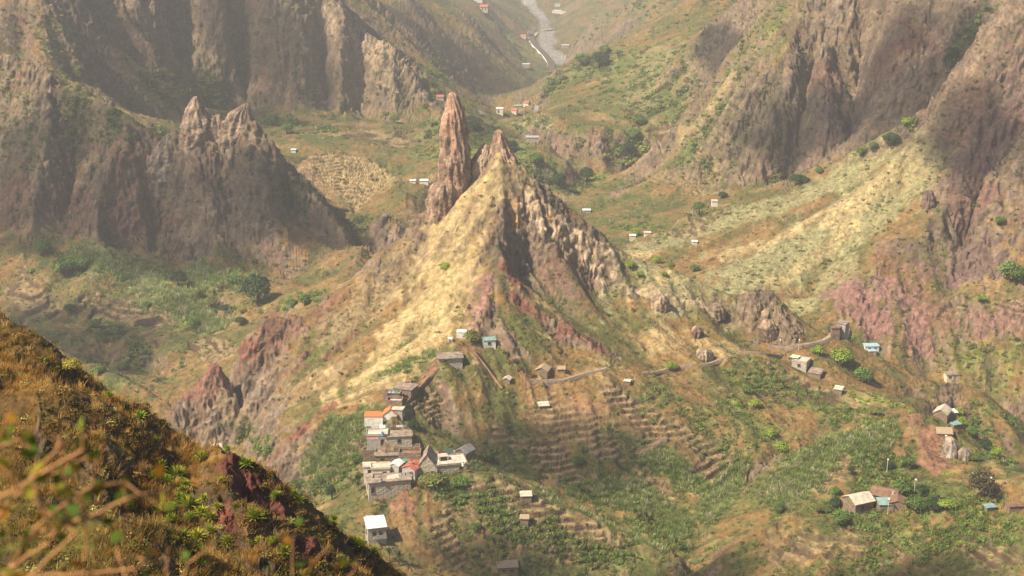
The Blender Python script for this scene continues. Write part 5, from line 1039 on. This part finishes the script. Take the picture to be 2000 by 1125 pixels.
for q, (u, v, w_, lab) in enumerate(AGV):
    p = hit(u, v, 30); 
    if p[1] > 140: p = hit(u, v + 14, 30)
    if p[1] > 140: p = hit(u, v + 40, 30)
    if p[1] > 140: continue
    rad = w_ / 2 * pixm(p[1]); p[2] = ground(p[0], p[1])
    near_ = 'left' if u < 345 else 'middle' if u < 430 else 'right'
    o = root('agave', tuple(p + np.array([0, 0, rad * .6])), 0, lab or 'yellow green spiky agave crowded among others on the agave slope', 'agave', 'agaves crowded on the slope of the near hill')
    a_ = link('leaf_rosette', AGM[q % 4], o); a_.scale = (rad * 1.35,) * 3; a_.rotation_euler = (rng.normal() * .2, rng.normal() * .2, rng.rand() * 6); b_ = link('stem', AST, o); b_.scale = (rad,) * 3
PALM = [rosette(31, 26, 1.8, (.05,.085,.02), (.12,.14,.03)), rosette(32, 26, 1.8, (.07,.12,.025), (.16,.2,.04))]
for q, (u, v, w_, lab) in enumerate([(993,712,34,'dark palm at the left of the cluster above the path'),(1010,725,32,'dark palm in the middle of the cluster above the path'),(1028,735,30,'palm at the right of the cluster above the path'),(1130,965,30,'banana plant in the gully below the terrace rows'),(1150,975,28,'second banana plant in the gully'),(1240,1015,34,'bright banana plant at the edge of the reed crest'),(1262,1020,28,'banana plant right of the bright one'),(1320,1075,36,'large banana plant at the meeting of the gullies'),
   (780,1105,44,'leafy banana plant by the bottom edge, right of the near hill'),(760,1095,40,'banana plant below the tin roofed hut'),(700,960,30,'banana plant left of the largest stone house'),(905,235,34,'far palm right of the rock pillar top'),(1575,775,22,'banana plant below the brown tilted shed'),(1600,770,22,'second banana plant below the brown tilted shed'),(1530,760,22,'banana plant on the terraces left of the sheds')]):
    p = hit(u, v); rad = w_ / 2 * pixm(p[1]); hgt = rad * 1.0
    o = root('palm', tuple(p), 0, lab, 'palm' if 'palm' in lab else 'banana plant'); a_ = link('fronds', PALM[q % 2], o); a_.scale = (rad * 1.2,) * 3; a_.location = (0, 0, hgt); a_.rotation_euler = (0, 0, rng.rand() * 6); b_ = link('stem', AST, o); b_.scale = (rad, rad, hgt * 2.0); b_.location = (0, 0, hgt * .6)
# ------------------------------------------------------------ bramble hanging over the edge close to the viewer, out of focus
TWM = plain('bramble_bark', (.40,.20,.08), .8, .3, 20, .2); VL = leaf_mat('bramble_leaves', .3)
def bramble(name, stems, Y, label, nleaf, seed):
    r = np.random.RandomState(seed); V = []; F_ = []; LV = []; LF = []; LC = []
    org = at(*stems[0][0][0][:2], Y); org[2] = -2.1
    for pts, rad in stems:
        Q = [at(u, v, Y + dy) for u, v, dy in pts]; P = []
        for a, b in zip(Q, Q[1:]): P += [a + (b - a) * k / 6 + r.normal(size=3) * .0012 for k in range(6)]
        P.append(Q[-1]); P = np.array(P); k0 = len(V)
        for i, p in enumerate(P):
            d = P[min(i + 1, len(P) - 1)] - P[max(i - 1, 0)]; d /= np.linalg.norm(d); a = np.cross(d, [0, 1, .1]); a /= np.linalg.norm(a); b = np.cross(d, a); rr_ = rad * 1.3 * (1 - .55 * i / len(P))
            for j in range(6): V.append(p + rr_ * (a * math.cos(j * 1.047) + b * math.sin(j * 1.047)) - org)
        for i in range(len(P) - 1):
            for j in range(6): F_.append([k0 + i * 6 + j, k0 + i * 6 + (j + 1) % 6, k0 + i * 6 + 6 + (j + 1) % 6, k0 + i * 6 + 6 + j])
        for i in range(max(1, int(nleaf * len(P) / 20))):
            p = P[r.randint(len(P))] + r.normal(size=3) * .022; n = r.normal(size=3); n[1] -= 1.2; n /= np.linalg.norm(n); a = np.cross(n, r.normal(size=3)); a /= np.linalg.norm(a); b = np.cross(n, a); s = r.uniform(.010, .019); k = len(LV)
            ring = [(1.1, 0), (.75, .5), (.1, .72), (-.6, .5), (-.9, 0), (-.6, -.5), (.1, -.72), (.75, -.5)]; cc = np.array([(.10,.15,.015), (.07,.12,.015), (.36,.17,.02), (.24,.20,.02), (.13,.16,.015)][r.randint(5)]) * r.uniform(.7, 1.2)
            LV.append(p - org + n * s * .12); LC.append(cc)
            for x, y in ring: LV.append(p - org + a * x * s + b * y * s); LC.append(cc * .9)
            for j in range(8): LF.append([k, k + 1 + j, k + 1 + (j + 1) % 8])
    o = root(name, tuple(org), 0, label, 'bramble'); link('stems', mesh_np('stems', np.array(V), np.array(F_), [TWM], smooth=True), o); link('leaves', mesh_np('leaves', np.array(LV), np.array(LF), [VL], colors=np.clip(np.array(LC), 0, .8)), o)
bramble('bramble', [([(-60,1500,.2),(-20,1160,.1),(40,1080,.05),(90,1010,0),(60,930,0),(110,880,0),(118,850,0)],.0036),([(-20,1160,.1),(-30,1040,0),(20,980,0),(80,935,.05),(200,880,.1)],.0034),([(-60,1300,0),(20,1110,0),(95,1060,0),(160,960,.05),(240,940,.1),(330,1000,.1)],.003),
 ([(-60,1300,0),(60,1125,0),(150,1040,0),(75,985,.05),(-10,900,.05)],.003),([(60,1125,0),(180,1120,0),(270,1110,0),(300,1075,.1)],.0028),([(-20,1160,.1),(-20,900,0),(10,830,0),(20,790,0)],.0026),([(118,850,0),(125,900,0),(128,980,0)],.002),([(90,1010,0),(180,950,0),(190,890,.05)],.002),([(160,960,0),(170,1080,.0),(150,1125,0)],.002),([(240,940,.1),(250,1000,.1),(240,1060,.1)],.0018),([(-60,1010,0),(40,950,0),(80,925,0),(170,935,.05)],.0034),([(80,925,0),(160,880,0),(165,835,0)],.0028),([(-60,1080,0),(60,1045,.05),(165,1010,0),(260,970,0),(330,955,.1)],.0032),([(-60,860,0),(-10,880,.1),(30,860,0),(60,875,0)],.0026),([(140,1150,0),(260,1090,.1),(340,1105,.1)],.003)], 2.6, 'blurred orange and green bramble with tangled stems at the lower left', 6, 3)
bramble('bramble', [([(330,1500,0),(330,1180,0),(325,1110,0),(330,1070,0)],.0025),([(330,1180,0),(370,1100,0),(420,1060,0)],.002),([(330,1500,0),(250,1150,0),(230,1070,.1)],.0022)], 2.9, 'sparse blurred sprig rising from the bottom edge beside the bramble', 6, 8)
bramble('bramble', [([(560,1500,0),(575,1200,0),(570,1080,0),(575,1040,0)],.002),([(575,1200,0),(610,1100,0),(640,1070,0)],.0018),([(575,1200,0),(680,1130,0),(700,1100,0)],.0018)], 3.1, 'small blurred green sprig near the middle of the bottom edge', 7, 11)
print('plants and rocks', time.time() - T0)
# ------------------------------------------------------------ broken cloud over the valley, out of the picture above; it shades parts of the land
def cloud_mat():
    m = bpy.data.materials.new('thin_cloud'); m.use_nodes = True; t = m.node_tree; t.nodes.remove(t.nodes['Principled BSDF'])
    tc = t.nodes.new('ShaderNodeTexCoord'); ln = t.nodes.new('ShaderNodeVectorMath'); ln.operation = 'LENGTH'; t.links.new(tc.outputs['Object'], ln.inputs[0])
    no = t.nodes.new('ShaderNodeTexNoise'); no.inputs['Scale'].default_value = 2.6; no.inputs['Detail'].default_value = 5; t.links.new(tc.outputs['Object'], no.inputs['Vector'])
    ad = t.nodes.new('ShaderNodeMath'); ad.operation = 'MULTIPLY_ADD'; ad.inputs[1].default_value = .9; t.links.new(no.outputs[0], ad.inputs[0]); t.links.new(ln.outputs['Value'], ad.inputs[2])
    mr = t.nodes.new('ShaderNodeMapRange'); mr.interpolation_type = 'SMOOTHSTEP'; mr.inputs[1].default_value = 1.42; mr.inputs[2].default_value = 1.0; mr.inputs[3].default_value = 0; mr.inputs[4].default_value = .84
    t.links.new(ad.outputs[0], mr.inputs[0])
    tr = t.nodes.new('ShaderNodeBsdfTransparent'); df = t.nodes.new('ShaderNodeBsdfDiffuse'); df.inputs[0].default_value = (.9, .9, .9, 1); tl = t.nodes.new('ShaderNodeBsdfTranslucent'); tl.inputs[0].default_value = (.9, .9, .9, 1)
    m1 = t.nodes.new('ShaderNodeMixShader'); t.links.new(df.outputs[0], m1.inputs[1]); t.links.new(tl.outputs[0], m1.inputs[2])
    m2 = t.nodes.new('ShaderNodeMixShader'); t.links.new(mr.outputs[0], m2.inputs[0]); t.links.new(tr.outputs[0], m2.inputs[1]); t.links.new(m1.outputs[0], m2.inputs[2]); t.links.new(m2.outputs[0], t.nodes['Material Output'].inputs[0]); return m
CM = cloud_mat()
def cloud(u, v, Y, rx, ry, rot=0, alt=430):
    s, r = px(u, v); g = np.array([s * Y, Y, r * Y]); p = g + SUN * ((alt - g[2]) / SUN[2])
    bm = bmesh.new(); bmesh.ops.create_icosphere(bm, subdivisions=4, radius=1)
    for w_ in bm.verts:
        c_ = w_.co; k = 1 + .22 * float(n3(c_.x * 2.1 + u, c_.y * 2.1, c_.z * 2.1)) ; w_.co = c_ * k
        if w_.co.z < 0: w_.co.z *= .45
    me = bpy.data.meshes.new('cloud'); bm.to_mesh(me); bm.free(); me.materials.append(CM)
    for pl_ in me.polygons: pl_.use_smooth = True
    o = link('cloud', me, kind='structure'); o.location = p; o.scale = (rx, ry, 26); o.rotation_euler = (0, 0, R(rot))
CLOUDS = [(170,360,820,125,75,0),(520,380,800,40,40,0),(430,520,780,60,35,0),(150,660,690,75,60,0),(200,90,1080,150,90,0),(520,60,1170,60,60,10),(1790,110,860,95,80,-8),(1600,230,900,70,30,0),(1970,330,740,42,50,0),
          (1130,880,480,44,22,0),(1000,1070,420,30,14,0),(1430,1110,415,30,12,0),(1800,1090,395,36,12,0),(640,440,800,42,34,0),(1010,320,1030,36,50,0),(860,60,1500,60,120,0),(1420,90,1090,30,40,0)]
for a in CLOUDS: cloud(*a)
# ------------------------------------------------------------ air
def haze_box():
    bm = bmesh.new(); bmesh.ops.create_cube(bm, size=1)
    me = bpy.data.meshes.new('haze'); 
    zlo = float(min(GZv.min(), CZ.min())) - 1.5; zhi = float(GZv.max()) + 4
    for v in bm.verts:
        v.co.x = -2600 if v.co.x < 0 else 2600; v.co.y = -30 if v.co.y < 0 else 4900; v.co.z = zlo if v.co.z < 0 else max(6.0, zhi)
    bm.to_mesh(me); bm.free()
    m = bpy.data.materials.new('haze_air'); m.use_nodes = True; t = m.node_tree; t.nodes.remove(t.nodes['Principled BSDF'])
    pv = t.nodes.new('ShaderNodeVolumePrincipled'); pv.inputs['Color'].default_value = (.96, .95, .92, 1); pv.inputs['Density'].default_value = HAZE_D; pv.inputs['Anisotropy'].default_value = .2
    t.links.new(pv.outputs[0], t.nodes['Material Output'].inputs['Volume']); me.materials.append(m)
    link('haze', me, kind='stuff'); print('haze top', zhi, zlo)
HAZE_D = 0.00020
haze_box()
print('done', time.time() - T0)
